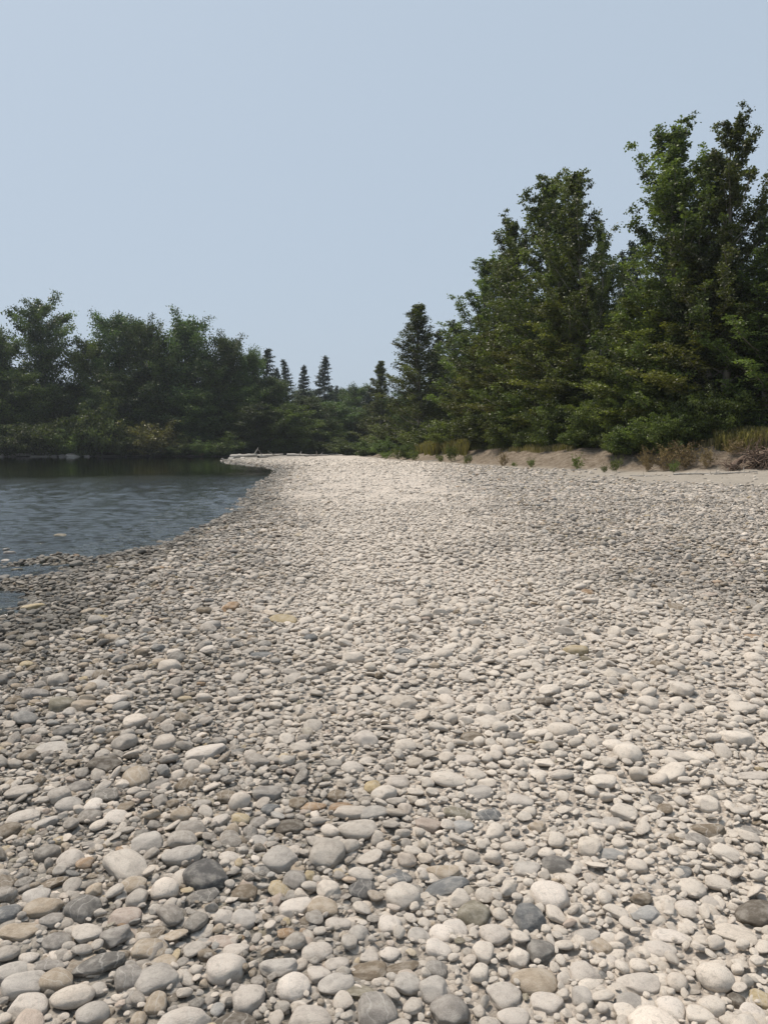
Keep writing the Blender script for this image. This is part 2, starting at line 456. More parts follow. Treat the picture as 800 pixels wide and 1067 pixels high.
# px, py, width, height, tilt on screen (deg, + = rising to the right), colour, shape (r round, e egg, f flat, a angular, b block)
HERO = [
 (87,946,34,27,-10,'dgrey','r'),(156,984,36,18,5,'tan','e'),(170,995,30,13,0,'tan','f'),(162,1016,42,27,35,'lgrey','e'),(60,978,26,21,45,'grey','e'),
 (104,1000,56,22,20,'dgrey','a'),(45,943,42,20,0,'tan','e'),(53,955,26,16,0,'grey','a'),(20,966,42,16,8,'tan','f'),(129,952,35,17,6,'pink','e'),
 (122,972,38,24,10,'grey','a'),(158,967,32,14,5,'brown','f'),(59,1018,26,36,60,'tan','e'),(27,1022,46,24,25,'lgrey','a'),(12,1008,36,20,30,'lgrey','e'),
 (29,1045,42,24,5,'pale','r'),(94,1056,36,30,0,'lgrey','b'),(133,1016,29,24,30,'grey','r'),(163,1042,22,22,0,'tan','r'),(184,1068,66,32,22,'pale','a'),
 (190,911,22,17,0,'pale','e'),(138,919,33,17,12,'tan','a'),(52,916,34,12,0,'brown','f'),(38,932,30,20,12,'lgrey','e'),(5,951,30,20,15,'slate','r'),
 (102,1025,22,14,0,'lgrey','a'),(30,992,22,13,8,'pale','e'),(49,999,38,12,5,'grey','f'),(144,1057,16,18,0,'tan','r'),(117,1035,20,9,18,'pale','f'),
 (215,914,36,34,40,'char','a'),(213,931,34,15,10,'dgrey','a'),(306,914,25,26,0,'grey','e'),(253,926,30,15,0,'brown','e'),(287,917,14,10,0,'yellow','r'),
 (322,908,13,12,0,'yellow','r'),(376,923,30,20,-5,'char','a'),(337,945,32,21,-5,'tan','r'),(309,942,36,20,0,'white','a'),(232,951,21,15,0,'pale','r'),
 (354,959,30,14,8,'pale','e'),(298,967,20,10,5,'orange','e'),(298,955,10,13,0,'yellow','e'),(253,953,28,17,0,'lgrey','e'),(231,975,30,12,-5,'pink','f'),
 (245,986,28,14,0,'pale','e'),(235,1008,43,30,0,'pale','r'),(293,1004,46,23,5,'lgrey','a'),(329,987,34,17,18,'pale','e'),(305,1026,36,30,0,'white','r'),
 (331,1010,21,18,40,'pale','e'),(352,998,27,13,20,'pale','e'),(351,1021,38,21,30,'lgrey','e'),(258,1039,34,26,0,'pale','r'),(322,1058,46,26,5,'pale','r'),
 (246,1061,48,20,0,'dbrown','b'),(391,1050,42,34,10,'grey','r'),(375,1027,32,14,0,'olive','f'),(384,1005,40,16,-8,'brown','f'),(385,991,20,13,0,'pale','e'),
 (374,970,22,19,0,'lgrey','r'),(226,1046,15,17,0,'bluish','e'),(494,949,31,27,-30,'olive','r'),(549,955,38,30,0,'slate','a'),(575,932,40,32,0,'white','r'),
 (563,988,30,24,-8,'dgrey','r'),(560,1020,50,28,10,'tan','e'),(570,1041,35,20,-5,'pale','e'),(452,1025,31,26,0,'lgrey','r'),(425,1019,32,22,10,'lgrey','a'),
 (468,1052,42,38,0,'grey','b'),(432,924,20,12,0,'grey','e'),(465,922,50,20,12,'slate','a'),(475,965,24,16,-60,'white','e'),(459,968,28,16,-22,'white','e'),
 (420,1002,37,10,18,'brown','f'),(454,1005,24,15,0,'grey','r'),(458,985,30,19,-10,'white','e'),(514,970,28,22,30,'pale','e'),(526,1033,30,25,-50,'pale','e'),
 (412,908,36,15,0,'slate','f'),(407,960,26,20,5,'white','e'),(535,1057,38,20,15,'pale','a'),(406,989,22,15,0,'white','e'),(436,970,24,15,10,'lgrey','e'),
 (791,949,54,27,28,'dbrown','b'),(672,947,33,17,0,'bluish','b'),(670,932,27,14,10,'brown','a'),(716,940,25,14,-5,'white','e'),(742,937,27,15,-5,'pale','e'),
 (698,969,36,13,-10,'white','f'),(688,984,34,17,-5,'white','e'),(666,1021,50,22,0,'pale','b'),(657,1041,36,22,-3,'lgrey','r'),(700,1049,30,26,0,'white','a'),
 (769,1040,20,18,30,'dbrown','a'),(795,1036,26,18,-20,'yellow','e'),(785,1051,28,18,-15,'white','e'),(611,969,28,14,-5,'lgrey','e'),(627,980,17,17,30,'tan','r'),
 (606,1036,22,26,0,'lgrey','r'),(710,904,22,14,-10,'slate','e'),(618,921,16,11,0,'white','e'),(610,1010,36,24,10,'pale','b'),(637,995,13,11,0,'pale','r'),
 (108,797,37,20,5,'dbrown','b'),(55,777,37,13,5,'lgrey','f'),(41,811,14,12,0,'brown','r'),(142,810,28,22,20,'tan','e'),(72,837,27,16,5,'lgrey','e'),
 (98,839,18,17,0,'white','r'),(7,864,24,18,-10,'brown','e'),(121,850,26,13,-3,'white','e'),(24,848,32,14,15,'pale','e'),(46,854,28,12,5,'lgrey','e'),
 (151,878,40,24,-5,'lgrey','a'),(188,891,44,24,0,'lgrey','a'),(97,874,24,9,0,'grey','f'),(74,895,26,23,30,'pale','r'),(83,818,24,15,20,'grey','e'),
 (165,814,24,11,8,'grey','f'),(193,816,22,15,-10,'brown','e'),(213,783,42,16,8,'pale','e'),(304,860,33,17,8,'dbrown','e'),(326,838,28,12,5,'orange','e'),
 (356,839,27,12,5,'orange','e'),(351,826,26,14,0,'brown','e'),(237,828,25,14,0,'brown','e'),(280,823,34,14,5,'grey','a'),(281,841,20,13,-5,'slate','e'),
 (250,851,15,16,50,'yellow','a'),(229,852,18,12,0,'pale','e'),(270,854,20,13,5,'grey','e'),(239,891,23,14,5,'pale','e'),(292,893,30,22,55,'lgrey','a'),
 (310,835,20,13,0,'brown','e'),(270,873,20,11,0,'lgrey','e'),(366,797,24,15,15,'pale','e'),(381,770,24,20,20,'pale','r'),(478,845,33,15,-3,'olive','e'),
 (447,857,31,15,0,'pink','e'),(498,823,30,16,15,'lgrey','e'),(490,767,31,14,5,'brown','a'),(536,765,22,10,-5,'grey','a'),(415,813,25,17,0,'pale','r'),
 (485,789,25,13,-10,'pale','e'),(483,860,22,15,0,'bluish','r'),(561,857,22,15,0,'tan','a'),(543,831,31,15,0,'pale','e'),(579,899,33,22,-15,'dgrey','r'),
 (549,903,30,15,0,'lgrey','e'),(465,905,42,18,-8,'tan','a'),(510,846,28,13,8,'slate','a'),(740,858,42,17,-8,'brown','a'),(781,856,24,12,0,'grey','f'),
 (684,830,15,10,-10,'dgrey','e'),(787,808,38,12,3,'pale','e'),(640,854,27,14,-5,'lgrey','e'),(637,885,27,13,0,'bluish','e'),(707,866,22,9,-15,'brown','f'),
 (727,871,25,14,5,'grey','e'),(240,633,19,13,0,'orange','b'),(433,627,14,12,0,'brown','a'),(33,631,24,9,0,'yellow','e'),(92,637,16,10,0,'tan','e'),
 (105,641,16,8,0,'yellow','e'),(63,736,25,17,5,'olive','r'),(88,735,25,13,-5,'tan','a'),(101,712,24,15,5,'lgrey','e'),(38,720,26,15,20,'grey','e'),
 (13,725,16,14,0,'brown','e'),(341,695,23,12,0,'dbrown','a'),(273,681,25,7,-5,'slate','f'),(323,664,16,13,0,'slate','a'),(295,645,30,8,-5,'yellow','f'),
 (219,652,20,12,0,'lgrey','e'),(600,677,14,14,60,'yellow','e'),(687,692,17,10,0,'brown','e'),(642,698,30,10,-3,'grey','f'),(785,661,18,6,5,'orange','f'),
 (764,636,9,5,0,'orange','e'),(612,617,14,8,-10,'orange','e'),(704,632,22,7,-3,'brown','f'),(525,604,18,4,0,'orange','f'),(28,742,18,12,0,'grey','e'),
 (68,760,26,16,-5,'dgrey','a'),(118,764,16,10,0,'brown','e'),(73,741,14,10,0,'lgrey','e'),(216,676,18,9,0,'pale','e'),(28,691,14,12,0,'yellow','a'),
 (420,679,15,10,-30,'slate','e'),(418,685,14,8,0,'lgrey','e'),(660,659,18,8,0,'dgrey','f'),(620,853,22,12,10,'lgrey','a'),(63,563,13,3,0,'olive','f'),(6,572,8,3,0,'lgrey','e'),(11,582,13,5,0,'grey','e'),(17,588,11,3,0,'olive','f'),(6,586,9,3,0,'lgrey','f'),(4,605,12,5,0,'dgrey','f'),(775,1037,8,7,0,'grey','a')
]
SHAPEW = {'r': 'rounded', 'e': 'oval', 'f': 'flat', 'a': 'angular', 'b': 'blocky'}

class Hash:
    def __init__(s, c=.2): s.c = c; s.d = {}
    def add(s, x, y, r):
        s.d.setdefault((int(x // s.c), int(y // s.c)), []).append((x, y, r))
    def free(s, x, y, r, k):
        cx, cy = int(x // s.c), int(y // s.c)
        for ix in (cx - 1, cx, cx + 1):
            for iy in (cy - 1, cy, cy + 1):
                for (a, b, q) in s.d.get((ix, iy), ()):
                    if (a - x) ** 2 + (b - y) ** 2 < (k * (r + q)) ** 2: return False
        return True
H = Hash()
heroes = []   # dict per individually built stone
def add_hero(x, y, a, b, c, yaw, colour, shape, rgb=None, px=None, w=None):
    z = max(tz(x, y), WATER_Z - c * .5)
    heroes.append(dict(x=x, y=y, z=z, a=a, b=b, c=c, yaw=yaw, colour=colour, shape=shape, rgb=rgb or COLS[colour], px=px, w=w))
for (px, py, w, h_, rot, colour, shape) in HERO:
    p = on_plane(px, py, .02)
    gz = tz(p.x, p.y); p = on_plane(px, py, gz + .025)
    dist = math.hypot(p.length if False else math.hypot(p.x, p.y), EYE - p.z)
    th = math.atan2(EYE - p.z, p.y)
    depth = project(p.x, p.y, p.z)[2]
    m = depth / F
    W, Hh = w * m / 2, h_ * m / 2
    flat = {'r': .58, 'e': .46, 'f': .28, 'a': .5, 'b': .5}[shape]
    # screen major axis -> ground
    rr = R(rot); sx, sy = math.cos(rr) * W, math.sin(rr) * W / max(.45, math.sin(th) + .25)
    a = math.hypot(sx, sy); yaw = math.atan2(sy, sx)
    s_, c_ = math.sin(th), math.cos(th)
    b = Hh / math.sqrt(s_ * s_ + (flat * c_) ** 2)
    b = min(b, a * 1.25); c = max(b * flat, Hh * .5)
    add_hero(p.x, p.y + b * .1, a, b, c, yaw, colour, shape)
    H.add(p.x, p.y, (a + b) / 2 * .9)
    if a > 1.3 * b:
        for k in (-.5, .5): H.add(p.x + k * a * math.cos(yaw), p.y + k * a * math.sin(yaw), b * .9)

PAL = ['white', 'pale', 'lgrey', 'grey', 'dgrey', 'brown', 'tan', 'slate', 'olive', 'pink', 'bluish', 'yellow', 'orange', 'dbrown', 'char']
PW = np.array([.04, .16, .26, .21, .07, .05, .055, .02, .015, .03, .02, .008, .005, .02, .004]); PW /= PW.sum()
def colours(x, y):
    n = len(x)
    k = rng.choice(len(PAL), n, p=PW)
    base = np.array([COLS[q] for q in PAL])[k]
    base = base * (0.86 + .3 * rng.random(n))[:, None]
    cl = fbm(x * 1.1, y * 1.1, 3, 71)
    base = base * (.80 + .45 * cl)[:, None]
    d = dust(x, y)
    s = x - np.interp(y, EDGE[:, 0], EDGE[:, 1])
    d = np.maximum(d, .30 * vnoise(x * 2.3, y * 2.3, 5)) * sstep(.5, 3.5, s)
    f = np.clip(d * (.74 + .32 * rng.random(n)), 0, .96) * (rng.random(n) > .06 * (1.6 - d))
    dc = np.array([.645, .588, .52]) * (.90 + .16 * rng.random(n))[:, None]
    c = base * (1 - f)[:, None] + dc * f[:, None]
    c = c * (1 - .04 * (1 - d))[:, None] * np.array([1.02, 1.0, .97])
    return c, k, f

def field(n, x0, x1, y0, y1):
    return rng.uniform(x0, x1, n), rng.uniform(y0, y1, n)
def wedge(density, y0, y1, margin=2.2):
    """uniform random points in the viewed wedge"""
    hw1 = .56 * y1 + margin
    n = int(density * 2 * hw1 * (y1 - y0))
    x, y = field(n, -hw1, hw1, y0, y1)
    m = np.abs(x) < .56 * y + margin
    s = x - np.interp(y, EDGE[:, 0], EDGE[:, 1])
    t = bank_t(x, y)
    m &= (s > -2.6) & (t < -.2 + 0 * y)
    return x[m], y[m]

PX, PY, PR, LAY = [], [], [], []
def darts(density, y0, y1, r0, r1, k, skew=1.0, prob=None):
    x, y = wedge(density, y0, y1)
    r = r0 + (r1 - r0) * rng.random(len(x)) ** skew
    o = np.argsort(-r)
    for q in o:
        if H.free(x[q], y[q], r[q], k):
            H.add(x[q], y[q], r[q]); PX.append(x[q]); PY.append(y[q]); PR.append(r[q]); LAY.append(1)
darts(6.5, 1.2, 22, .050, .078, .92, 1.8)
darts(34, 1.2, 22, .034, .052, .88, 1.2)
darts(150, 1.2, 20, .022, .035, .86)
darts(420, 1.2, 9.5, .013, .022, .84)
darts(900, 1.2, 4.2, .007, .013, .84)
def loose(density, y0, y1, r0, r1, lay):
    x, y = wedge(density, y0, y1)
    PX.extend(x); PY.extend(y); PR.extend(r0 + (r1 - r0) * rng.random(len(x)) ** 1.6); LAY.extend([lay] * len(x))
loose(620, 1.2, 7, .014, .032, 0)
loose(900, 1.2, 3.6, .007, .014, 0)
loose(260, 7, 14, .022, .040, 0)
loose(140, 14, 24, .030, .052, 0)
loose(48, 21, 36, .040, .085, 2)
loose(22, 36, 60, .050, .11, 2)
loose(9, 60, 105, .07, .17, 2)
PX = np.array(PX); PY = np.array(PY); PR = np.array(PR); LAY = np.array(LAY)
# thin out on the sand strip
t = bank_t(PX, PY)
zs = zones(PX, PY, terrain(PX, PY))
keep = rng.random(len(PX)) > zs[0] * .975
PX, PY, PR, LAY = PX[keep], PY[keep], PR[keep], LAY[keep]
n = len(PX)
cols, ck, df = colours(PX, PY)
gz = terrain(PX, PY)
asp = 1 + .75 * rng.random(n) ** 1.4
a_ = PR * np.sqrt(asp); b_ = PR / np.sqrt(asp)
flat = np.clip(rng.normal(.50, .13, n), .25, .85)
c_ = b_ * flat * 1.08
lift = np.where(LAY == 0, .12, np.where(LAY == 1, .42, .30)) + rng.normal(0, .12, n)
bury = sstep(.36, .56, fbm(PX * 1.6, PY * 1.6, 3, 123)) * np.clip(dust(PX, PY) * 1.1 - .1, 0, 1)
lift = np.where(LAY == 1, lift - .52 * bury, lift - .9 * bury)
pz = gz + c_ * lift + np.where(LAY == 1, .010 + .012 * rng.random(n), 0)
yaw = rng.random(n) * 6.283
tx = rng.normal(0, .18, n) + np.where(rng.random(n) < .22, rng.normal(0, .5, n), 0); ty = rng.normal(0, .16, n)
# individually built: the largest on screen
hx, hy, dep = project(PX, PY, pz)
area = (a_ * b_) ** .5 * F / dep
vis = (hx > -12) & (hx < 812) & (hy > 470) & (hy < 1080) & (LAY == 1)
score = np.where(vis, area * (a_ * b_) ** .0, -1)
need = 300 - len(heroes)
pick = np.argsort(-score)[:need]
ismine = np.zeros(n, bool); ismine[pick] = True
for q in pick:
    c3 = cols[q]
    cname = PAL[ck[q]] if df[q] < .45 else ('white' if c3.mean() > .47 else 'pale')
    lum = c3.mean()
    if cname in ('white', 'pale', 'lgrey', 'grey', 'dgrey'):
        cname = 'white' if lum > .47 else 'pale' if lum > .38 else 'lgrey' if lum > .29 else 'grey' if lum > .18 else 'dgrey'
    shp = 'f' if flat[q] < .42 else 'e' if asp[q] > 1.35 else 'r'
    heroes.append(dict(x=PX[q], y=PY[q], z=gz[q] + .012, a=a_[q], b=b_[q], c=c_[q], yaw=yaw[q], colour=cname, shape=shp, rgb=tuple(c3)))
g = ~ismine
PX, PY, pz, a_, b_, c_, yaw, tx, ty, cols, gz = [v[g] for v in (PX, PY, pz, a_, b_, c_, yaw, tx, ty, cols, gz)]
LAY = LAY[g]; n = len(PX)
wet = (1 - sstep(WATER_Z + .05, WATER_Z + .14, pz)) * (.6 + .4 * rng.random(n)) * (PX < 2)
idx = np.where((PY < 9) & (LAY == 1), rng.integers(0, 11, n), rng.integers(11, 22, n)).astype(np.int32)
pm = bpy.data.meshes.new('river_gravel')
pm.vertices.add(n); pm.vertices.foreach_set('co', np.stack([PX, PY, pz], 1).astype(np.float32).ravel())
def at(nm, typ, key, data):
    at_ = pm.attributes.new(nm, typ, 'POINT'); at_.data.foreach_set(key, np.ascontiguousarray(data).ravel())
at('srot', 'FLOAT_VECTOR', 'vector', np.stack([tx, ty, yaw], 1).astype(np.float32))
at('sscl', 'FLOAT_VECTOR', 'vector', np.stack([a_, b_, c_], 1).astype(np.float32))
at('sidx', 'INT', 'value', idx)
at('col', 'FLOAT_COLOR', 'color', np.concatenate([cols, np.ones((n, 1))], 1).astype(np.float32))
at('wet', 'FLOAT', 'value', wet.astype(np.float32))
at('rnd', 'FLOAT', 'value', rng.random(n).astype(np.float32))
go = link(bpy.data.objects.new('river_gravel', pm))
tag(go, 'loose grey and beige river stones carpeting the gravel bar', 'gravel', kind='stuff')
ng = bpy.data.node_groups.new('scatter', 'GeometryNodeTree')
ng.interface.new_socket('Geometry', in_out='INPUT', socket_type='NodeSocketGeometry')
ng.interface.new_socket('Geometry', in_out='OUTPUT', socket_type='NodeSocketGeometry')
gi = ng.nodes.new('NodeGroupInput'); gout = ng.nodes.new('NodeGroupOutput')
iop = ng.nodes.new('GeometryNodeInstanceOnPoints'); iop.inputs['Pick Instance'].default_value = True
ci = ng.nodes.new('GeometryNodeCollectionInfo'); ci.inputs['Collection'].default_value = pc
ci.inputs['Separate Children'].default_value = True; ci.inputs['Reset Children'].default_value = True
def na(nm, typ):
    q = ng.nodes.new('GeometryNodeInputNamedAttribute'); q.data_type = typ; q.inputs['Name'].default_value = nm; return q.outputs['Attribute']
L = ng.links.new
L(gi.outputs[0], iop.inputs['Points']); L(ci.outputs[0], iop.inputs['Instance'])
L(na('sidx', 'INT'), iop.inputs['Instance Index'])
e2r = ng.nodes.new('FunctionNodeEulerToRotation'); L(na('srot', 'FLOAT_VECTOR'), e2r.inputs[0]); L(e2r.outputs[0], iop.inputs['Rotation'])
L(na('sscl', 'FLOAT_VECTOR'), iop.inputs['Scale'])
L(iop.outputs[0], gout.inputs[0])
md = go.modifiers.new('scatter', 'NODES'); md.node_group = ng
print('gravel stones', n, 'individual', len(heroes))

# individual cobbles with labels that single them out by their neighbours
LM = [(87,946,'dark grey cobble by the lower left'),(235,1008,'big pale oval cobble'),(376,923,'charcoal wedge stone'),(298,967,'small rusty orange stone'),
      (494,949,'olive round cobble'),(549,955,'slate blue angular cobble'),(575,932,'big chalky round cobble'),(563,988,'dark grey egg stone'),
      (560,1020,'long tan cobble'),(468,1052,'square grey block'),(791,949,'dark brown block at the right edge'),(666,1021,'long pale bone shaped cobble'),
      (769,1040,'dark brown wedge stone'),(215,914,'charcoal slab'),(184,1068,'largest pale rock at the bottom'),(94,1056,'pale blocky rock'),
      (391,1050,'grey cobble at the bottom'),(478,845,'olive brown capsule stone'),(304,860,'dark brown loaf stone'),(740,858,'brown angular slab'),
      (108,797,'dark brown block on the left'),(490,767,'brown jagged stone'),(240,633,'rusty orange block'),(433,627,'brown pointed stone'),
      (63,736,'olive round stone'),(341,695,'dark brown peaked stone'),(600,677,'yellow leaning stone'),(642,698,'flat grey stone'),
      (412,908,'slate flat stone'),(151,878,'grey faceted cobble'),(381,770,'pale domed stone'),(785,661,'thin orange stone'),(213,783,'long pale slab'),
      (323,664,'small slate stone'),(104,1000,'long dark grey slab'),(33,631,'yellow stone by the water')]
order = sorted(range(len(heroes)), key=lambda q: -heroes[q]['a'] * heroes[q]['b'])
usedl = set()
for q in order:
    s = heroes[q]
    hx, hy, dep = project(s['x'], s['y'], s['z'] + s['c'] * .3)
    px_w = 2 * s['a'] * F / dep
    own = [l for l in LM if abs(l[0] - hx) < 7 and abs(l[1] - hy) < 7]
    size = 'large' if px_w > 38 else 'small' if px_w < 19 else 'medium'
    desc = f"{size} {WORD[s['colour']]} {SHAPEW[s['shape']]}"
    if own and own[0][2] not in usedl:
        usedl.add(own[0][2]); lab = own[0][2] + ' on the gravel bar'
    else:
        near = sorted(LM, key=lambda l: (l[0] - hx) ** 2 + (1.6 * (l[1] - hy)) ** 2)[:6]
        cands = []
        for l in near:
            dx, dy = hx - l[0], hy - l[1]
            dd = math.hypot(dx, 1.6 * dy)
            close = 'just ' if dd < 38 else ''
            if abs(dx) > 2.0 * abs(dy): rel = ('right of' if dx > 0 else 'left of')
            elif abs(dy) > 1.6 * abs(dx): rel = ('in front of' if dy > 0 else 'behind')
            else: rel = ('in front and ' if dy > 0 else 'behind and ') + ('right of' if dx > 0 else 'left of')
            cands.append(f"{desc} stone {close}{rel} the {l[2]}")
        lab = next((c for c in cands if c not in usedl and len(c.split()) <= 16), None)
        if lab is None:
            for ordn in ('second', 'third', 'fourth', 'fifth'):
                lab = next((f"{ordn} {c}" for c in cands if f"{ordn} {c}" not in usedl and len(c.split()) <= 15), None)
                if lab: break
        if lab is None: lab = cands[0]
        usedl.add(lab)
    # seat the stone on the layer of gravel
    kind = {'r': [0, 1, 4, 5, 8, 11], 'e': [0, 2, 3, 5, 6, 9, 11], 'f': [1, 3, 6, 9], 'a': [10, 12, 13, 14], 'b': [7, 13, 15, 12]}[s['shape']]
    o = bpy.data.objects.new('river_stone', hero_mesh[random.choice(kind)])
    yy = s['yaw'] + (math.pi if random.random() < .5 else 0)
    o.location = (s['x'], s['y'], s['z'] + s['c'] * (.48 - .42 * float(dust(np.array([s['x']]), np.array([s['y']]))[0]) * random.random()))
    o.rotation_euler = (random.gauss(0, .09), random.gauss(0, .09), yy)
    o.scale = (s['a'] * 1.03, s['b'] * 1.03, s['c'] * 1.02)
    v_ = random.uniform(.9, 1.1)
    o.color = (*[min(1, c * v_) for c in s['rgb']], 1)
    tag(o, lab, 'stone', 'stones of the gravel bar')
    link(o)

# ---------------------------------------------------------------- trees
def tube(V, Fc, pts, rads, sides=6):
    base = len(V); pts = [np.array(p, float) for p in pts]
    for k, (p, r) in enumerate(zip(pts, rads)):
        d = pts[min(k + 1, len(pts) - 1)] - pts[max(k - 1, 0)]; d /= (np.linalg.norm(d) + 1e-9)
        u = np.cross(d, [0, 0, 1] if abs(d[2]) < .9 else [1, 0, 0]); u /= np.linalg.norm(u); w = np.cross(d, u)
        for s in range(sides):
            a = 2 * math.pi * s / sides
            V.append(p + r * (math.cos(a) * u + math.sin(a) * w))
    for k in range(len(pts) - 1):
        for s in range(sides):
            s2 = (s + 1) % sides
            Fc.append([base + k * sides + s, base + k * sides + s2, base + (k + 1) * sides + s2, base + (k + 1) * sides + s])
    V.append(pts[-1]); tip = len(V) - 1
    for s in range(sides): Fc.append([base + (len(pts) - 1) * sides + s, base + (len(pts) - 1) * sides + (s + 1) % sides, tip, tip])

def leaves_mesh(name, P, size, mat, r, droop=.4, aspect=.75, vbase=None):
    n = len(P)
    u = r.normal(size=(n, 3)); u[:, 2] -= droop; u /= np.linalg.norm(u, axis=1)[:, None]
    w = r.normal(size=(n, 3)); w -= (w * u).sum(1)[:, None] * u; w /= np.linalg.norm(w, axis=1)[:, None]
    s = size * (.6 + .8 * r.random(n))[:, None]
    bend = np.cross(u, w) * s * .12
    A = P; B = P + u * s * .42 + w * s * aspect * .5 + bend; C = P + u * s; Dd = P + u * s * .42 - w * s * aspect * .5 + bend
    V = np.stack([A, B, C, Dd], 1).reshape(-1, 3)
    f = np.arange(4 * n).reshape(n, 4)
    me = mesh_from(name, V, f, [mat])
    v = np.clip((vbase if vbase is not None else .5) + .22 * r.normal(size=n), 0, 1)
    a = me.attributes.new('v', 'FLOAT', 'FACE'); a.data.foreach_set('value', v.astype(np.float32))
    return me

def tree_meshes(seed, H, Rad, prof, nprim, z0, up0, up1, leaf, per, mat, bark, sub=7, sigma=.16, tr=.011, curve=.5, stems=1, droop=.4, aspect=.75, lean=.02, whorl=False, patchy=.0, tipy=.0, tonev=.30):
    """prof(t) -> crown radius share at height share t.  up0/up1: branch angle above horizontal at the bottom/top (deg)."""
    r = np.random.default_rng(seed)
    V, Fc = [], []; LP, LV = [], []
    for st in range(stems):
        a0 = r.random() * 6.28; ls = (.10 + .5 * r.random()) * (stems > 1)
        top = np.array([math.cos(a0) * ls * Rad + r.normal() * lean * H, math.sin(a0) * ls * Rad + r.normal() * lean * H, H * (1 if st == 0 else .72 + .25 * r.random())])
        bas = np.array([math.cos(a0), math.sin(a0), 0]) * (.06 * Rad if stems > 1 else 0)
        wob = r.normal(size=(9, 3)) * np.array([1, 1, 0]) * H * .006
        tp = [bas + (top - bas) * (k / 8) + wob[k] * (k > 0) for k in range(9)]
        rb = H * tr / (stems ** .4)
        tube(V, Fc, tp, [rb * ((1 - k / 8) ** .85 + .04) * (1.35 if k == 0 else 1) for k in range(9)], 8)
        def tpos(t):
            q = min(t * 8, 7.999); k = int(q); return tp[k] + (tp[k + 1] - tp[k]) * (q - k)
        for m in range(nprim):
            t = z0 + (1 - z0) * ((m + r.random() * .8) / nprim) ** .92
            t = min(t, .995)
            az = m * 2.39996 + r.normal() * .4
            if whorl: az = (m % 6) * 1.047 + (m // 6) * .5 + r.normal() * .15
            upa = R(up0 + (up1 - up0) * t + r.normal() * 6)
            L = Rad * prof(t) * (.72 - tipy + (.45 + tipy * 1.6) * r.random() ** (1 + tipy * 2)) + .02 * H * (1 - t)
            if patchy and vnoise(np.array([az * 1.2]), np.array([t * 7.0]), seed)[0] < patchy: L *= .6
            d = np.array([math.cos(az) * math.cos(upa), math.sin(az) * math.cos(upa), math.sin(upa)])
            p = tpos(t); pts = [p]; seg = 5
            Ls = L / max(.35, math.cos(upa))
            for k in range(seg):
                d = d + np.array([0, 0, curve * .12]) + r.normal(size=3) * .07; d /= np.linalg.norm(d)
                p = p + d * Ls / seg; pts.append(p)
            pr = max(rb * .33 * (1 - t) ** .6 * (.6 + .5 * r.random()), .006 * H / 16)
            tube(V, Fc, pts, [pr * (1 - k / seg * .85) for k in range(seg + 1)], 4)
            tone = .48 + tonev * r.normal()
            ns = max(2, int(sub * (.4 + L / Rad)))
            for s_ in range(ns):
                f = .22 + .8 * (s_ + r.random()) / ns; f = min(f, .999)
                q = f * seg; k = int(q); bp = pts[k] + (pts[k + 1] - pts[k]) * (q - k)
                sd = r.normal(size=3); sd[2] = abs(sd[2]) * .6 + .1 if not whorl else -abs(sd[2]) * .3; sd /= np.linalg.norm(sd)
                sl = Rad * (.12 + .16 * r.random()) * (1.15 - .5 * f) * (1 - .5 * t * t)
                ep = bp + sd * sl
                if leaf < .2 and r.random() < .5: tube(V, Fc, [bp, ep], [.006, .003], 3)
                nl = int(per * (.6 + .8 * r.random()))
                ff = r.random(nl) ** .7
                LP.append(bp + (ep - bp) * ff[:, None] + r.normal(size=(nl, 3)) * sigma * (1 - .35 * t * t) * np.array([1, 1, .8]))
                LV.append(np.full(nl, tone + .12 * r.normal()))
    P = np.concatenate(LP)
    zt = np.quantile(P[:, 2], .9992); rt = np.quantile(np.hypot(P[:, 0], P[:, 1]), .965)
    k = np.array([Rad / rt, Rad / rt, H / zt]); P = P * k; V = np.array(V) * k
    P[:, 2] = np.where(P[:, 2] < .05, .05 + r.random(len(P)) * .6 * H / 16, P[:, 2])
    return (mesh_from('trunk', V, Fc, [bark], True), leaves_mesh('crown', P, leaf, mat, r, droop, aspect, np.concatenate(LV)))

def p_cotton(t): return (.62 + .38 * min(1, t / .22)) * (1 - max(0, t - .22) / .78) ** .62 + .05
def p_round(t): return max(.45 * (t < .4), math.sin(math.pi * min(1, max(0, (t - .02) / .99)) ** 1.05)) ** .6
def p_conif(t): return (1 - t) ** .85 + .03
def p_shrub(t): return max(.25, 1 - (t - .3) ** 2 * 1.6)
def p_sparse(t): return .35 + .65 * (max(0, t - .35) / .65) ** .5 * (1 if t < .9 else .75)

KIND = {}
def kind(name, n, H, Rad, rootname, *a, **k):
    KIND[name] = dict(H=H, R=Rad, root=rootname, m=[tree_meshes(hash_(name) + 13 * q, H, Rad, *a, **k) for q in range(n)])
def hash_(s): return sum(ord(c) * (i + 3) for i, c in enumerate(s))
kind('cotton', 4, 16, 2.7, 'cottonwood_tree', p_cotton, 78, .04, 20, 68, .112, 44, M['cotton'], M['palebark'], sub=12, sigma=.105, curve=.75, patchy=.25, tipy=.12)
kind('cottony', 2, 16, 2.8, 'cottonwood_tree', p_cotton, 76, .04, 14, 60, .125, 44, M['cottonb'], M['palebark'], sub=10, sigma=.14, curve=.6, patchy=.15)
kind('spire', 2, 15, 2.5, 'cottonwood_tree', lambda t: 1.0 * (1 - t) ** .95 + .04, 100, .01, 22, 66, .12, 36, M['cotton'], M['palebark'], sub=11, sigma=.11, curve=.7, patchy=.15, tipy=.05)
kind('alder', 2, 9, 2.8, 'alder_tree', p_round, 40, .05, 10, 60, .13, 42, M['cotton'], M['bark'], sub=11, sigma=.18, curve=.5, stems=2)
